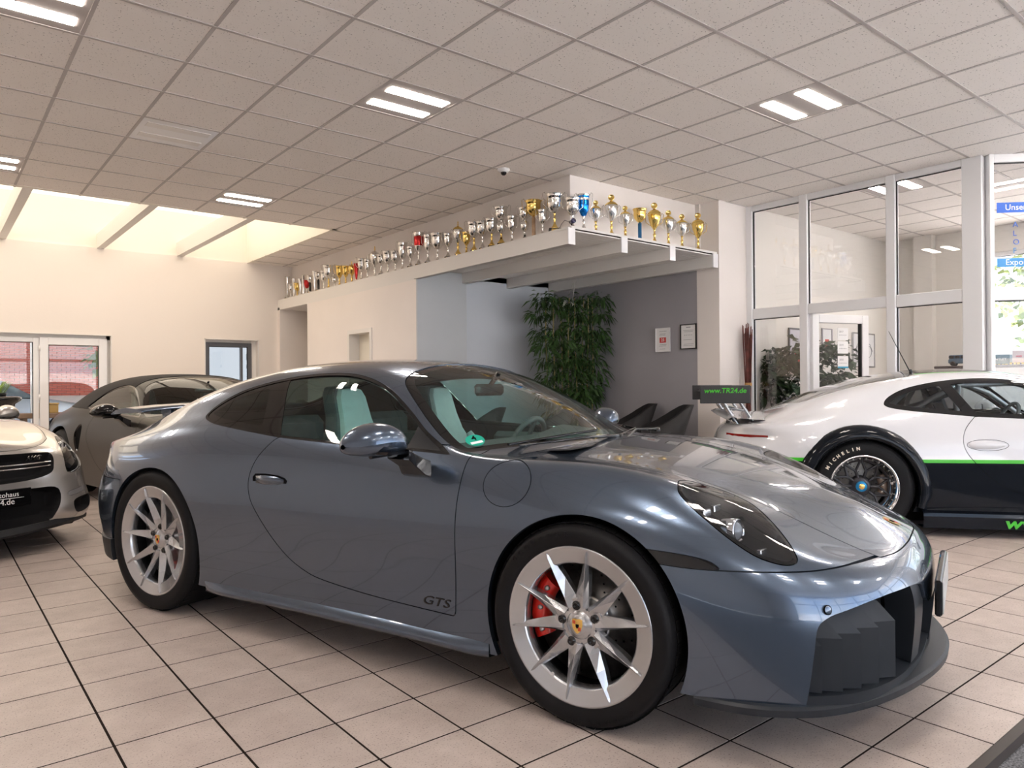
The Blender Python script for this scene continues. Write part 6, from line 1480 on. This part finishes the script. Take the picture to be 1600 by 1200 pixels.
def roadster(c):
    sv = mat('champagne_silver_paint', (.50, .48, .455), .25, .65, coat=1)
    net = [list(a[:13])+b_ for a, b_ in zip(R_NET, SLN)]
    M0 = body_surface(net, su=12, sv=12); M = cut(M0, lambda V: -f_arch(V, .375, .39)); liner = M
    fD, fW, G, W, M = common_cuts(M, c)
    for f in (fD, fW): liner = cut(liner, lambda V, f=f: -(f(V)+.012))
    d = fD(G[0]); split_sides('window_trim', cut(G, -d-.012), glossbk, c, .004, -.001); split_sides('door_window', cut(G, d+.012), dark_glass, c, 0, -.004)
    d = fW(W[0]); part('windscreen_border', cut(W, -(d+.05)), frit, c, .004, -.003); part('windscreen', cut(W, d+.05), screen_glass, c, 0, -.003)
    GR = smooth_poly([(0, .505, 1), (.30, .515), (.46, .545), (.50, .60), (.515, .672), (.48, .690), (.2, .70), (0, .702, 1)], 5); fG = field2([1, 2], GR, lambda V: .4-V[:, 0])
    LO = smooth_poly([(0, .20, 1), (.44, .215, 1), (.52, .34), (.50, .44), (.3, .455), (0, .455, 1)], 5); fL = field2([1, 2], LO, lambda V: .4-V[:, 0])
    CO = smooth_poly([(.66, .235), (.80, .25), (.83, .30), (.82, .345), (.64, .33)], 5); fC = field2([1, 2], CO, lambda V: .4-V[:, 0])
    DR = smooth_poly([(.60, .365), (.72, .375), (.84, .395), (.85, .425), (.72, .41), (.60, .395)], 5); fDR = field2([1, 2], DR, lambda V: .3-V[:, 0])
    HP = smooth_poly([(.60, .535, 1), (.66, .53), (.77, .56), (.855, .62), (.86, .66), (.82, .725), (.74, .775), (.69, .77), (.63, .69), (.60, .60)], 5); fHP = field2([1, 2], HP, lambda V: .1-V[:, 0])
    HO = smooth_poly([(.815, 0), (.80, .2), (.74, .38), (.66, .50), (.55, .60, 1), (.30, .68), (.0, .73), (-.33, .735, 1), (-.27, .4), (-.2, 0)], 6, closed=False); HO = sym(HO); fHo = field2([0, 1], HO, lambda V: .6-V[:, 2], False)
    for f in (fG, fL, fC): liner = cut(liner, lambda V, f=f: -(f(V)-.004))
    l2 = offset(liner, -.014); link('inner_shell', mesh_np('inner_shell', l2[0], l2[2], gap_m, N=l2[1]), c)
    for f, n, dep in ((fG, 'grille_recess', .06), (fL, 'lower_intake', .09), (fC, 'side_intake', .05)):
        P_, M = both(M, f)
        for Q_ in ((cut(P_, P_[0][:, 1]), cut(P_, -P_[0][:, 1])) if n == 'side_intake' else (P_,)):
            V = Q_[0]-Q_[1]*(dep*np.clip(-f(Q_[0])/.02, 0, 1))[:, None]; link(n, mesh_np(n, V, Q_[2], matbk, N=vnorm(V, Q_[2])), c)
    P_, M = both(M, fDR, .001); part('daylight_lamp', P_, mat('drl_lens', (.5, .5, .52), .15, .6, coat=1), c, .01)
    P_, M = both(M, fHP, .002); e = None
    for s in (-1, 1):
        Ls = cut(P_, -s*P_[0][:, 1]); e = empty('headlamp', (0, 0, 0), parent=c); part('lamp_lens', Ls, lens_glass, e, 0); f = np.clip(-fHP(Ls[0])/.08, 0, 1); V = Ls[0]-Ls[1]*(.008+.07*f)[:, None]
        link('lamp_housing', mesh_np('lamp_housing', V, Ls[2], mat('lamp_housing_mid', (.10, .10, .11), .2, .5), N=vnorm(V, Ls[2])), e)
        for (y, z, r, x) in ((.74, .635, .045, .60), (.69, .72, .026, .60)):
            Mb = basis((x, s*y, z), (0, 1, 0), (0, 0, 1)); m = MB(); m.lathe([(r, -.04), (r, .0), (r*.85, .003), (r*.8, -.005)], 24, Mb); m.build('projector_ring', chrome, e)
            m = MB(); m.lathe([(0, .008), (r*.5, .004), (r*.8, -.008)], 24, Mb); m.build('projector_lens', glossbk, e)
        m = MB(); m.tube([(.70, s*.615, .56), (.66, s*.64, .66), (.58, s*.70, .755)], [.012, .014, .008], 6); m.build('lamp_fin', alloy, e)
    Hd, M = both(M, fHo, .002); part('bonnet', Hd, sv, c, .02)
    fDo = field2([0, 2], DOOR, SIDE(.55)); Do, M = both(M, fDo, .0022); split_sides('door', Do, sv, c, .015)
    part('body_shell', M, sv, c, .03)
    for z in (.628, .600):
        m = MB(); m.tube([(.905-.28*(y/.5)**2*.35-.012, y, z-.012*abs(y)+.002) for y in np.linspace(-.48, .48, 17)], .0055, 6); m.build('grille_slat', chrome, c)
    e = empty('star_emblem', (.905, 0, .615), parent=c); m = MB(); torus(m, (0, 0, 0), .085, .007, (0, 1, 0), (0, 0, 1)); m.build('emblem_ring', chrome, e)
    for k in range(3):
        a = pi/2+2*pi*k/3; p = Vector((0, cos(a), sin(a))); q = Vector((0, -sin(a), cos(a)))
        m = MB(); m.add([tuple(p*.083), tuple(q*.014), tuple(-q*.014), (.010, 0, 0), (-.004, 0, 0)], [(0, 1, 3), (0, 3, 2), (0, 2, 4), (0, 4, 1)]); m.build('emblem_arm', chrome, e)
    text('grille_script', 'AMG', .045, chrome, c, basis((.862, .33, .665), (0, 1, 0), (.1, 0, 1)), depth=.002, shear=.3)
    e = empty('number_plate', (0, 0, 0), parent=c)
    MB().bbox(.925, .950, -.27, .27, .355, .475, .004).build('plate', glossbk, e)
    text('plate_lettering', 'Autohaus', .046, paper, e, basis((.952, .10, .440), (0, 1, 0), (0, 0, 1)), depth=.0005); text('plate_lettering', 'TR24.de', .054, paper, e, basis((.952, .07, .392), (0, 1, 0), (0, 0, 1)), depth=.0005)
    MB().box(.951, .953, -.15, .22, .414, .417).build('plate_line', paper, e)
    P = []
    for y in np.linspace(-.80, .80, 21): a = abs(y)/.8; x = .955-.25*a**2.6; P.append([(x-.12, y, .165), (x, y, .150+.02*a), (x+.01, y, .165+.03*a), (x-.02, y, .20+.03*a)])
    m = MB(); m.grid(np.array(P), smooth=False); m.build('front_lip', blackpl, c)
    for s in (-1, 1): door_mirror(c, s, sv)
    interior(c, trim_dk, trim_dk); wheel_housings(c, ((0, .34, .39), (-2.44, .35, .40)))
    for s in (-1, 1):
        make_wheel(c, (0, s*.905, .335), s, .335, .25, .245, .01, 'plain'); make_wheel(c, (-2.45, s*.905, .345), s, .345, .26, .285, .02, 'plain')
    MB().bbox(-3.3, .75, -.70, .70, .14, .22, .02).build('underbody', matbk, c)

# ------------------------------------------------------------------ placing the cars
def car_root(name, fx, fd, head, label, y_rim=.905, ref_x=0, group='cars in the showroom'):
    """fx, fd: right / forward metres of the right-hand wheel face at local x=ref_x; head: heading in the photographer's frame"""
    h = radians(head); cx_ = cos(h)*RH+sin(h)*FH; cy_ = np.array([-cx_[1], cx_[0]]); O = fx*RH+fd*FH-cx_*ref_x+cy_*y_rim
    return empty(name, (float(O[0]), float(O[1]), 0), math.atan2(cx_[1], cx_[0]), label, 'car')
CARMAIN = car_root('sports_coupe', .2221, 2.4257, -32.58, 'metallic grey-blue rear-engined coupe with silver wheels, large in the foreground')
paint = mat('grey_blue_metallic', (.090, .124, .178), .24, .85, coat=1, flake=.12)
coupe_911(paint)
c2 = car_root('race_car', 2.60, 5.47, -12, 'white, green and black race car with a tall rear wing on the right', y_rim=.945, ref_x=-2.435); race_car(c2); c2.scale = (.97, .97, .97)
c3 = car_root('soft_top_car', -4.85, 7.85, -42, 'dark brown-black car with a black soft top, behind the tail of the grey coupe', ref_x=-2.45); cabriolet(c3)
c4 = car_root('silver_roadster', -3.42, 4.75, -28, 'champagne silver roadster front with a dark dealer plate at the left edge', y_rim=0, ref_x=.93); roadster(c4)
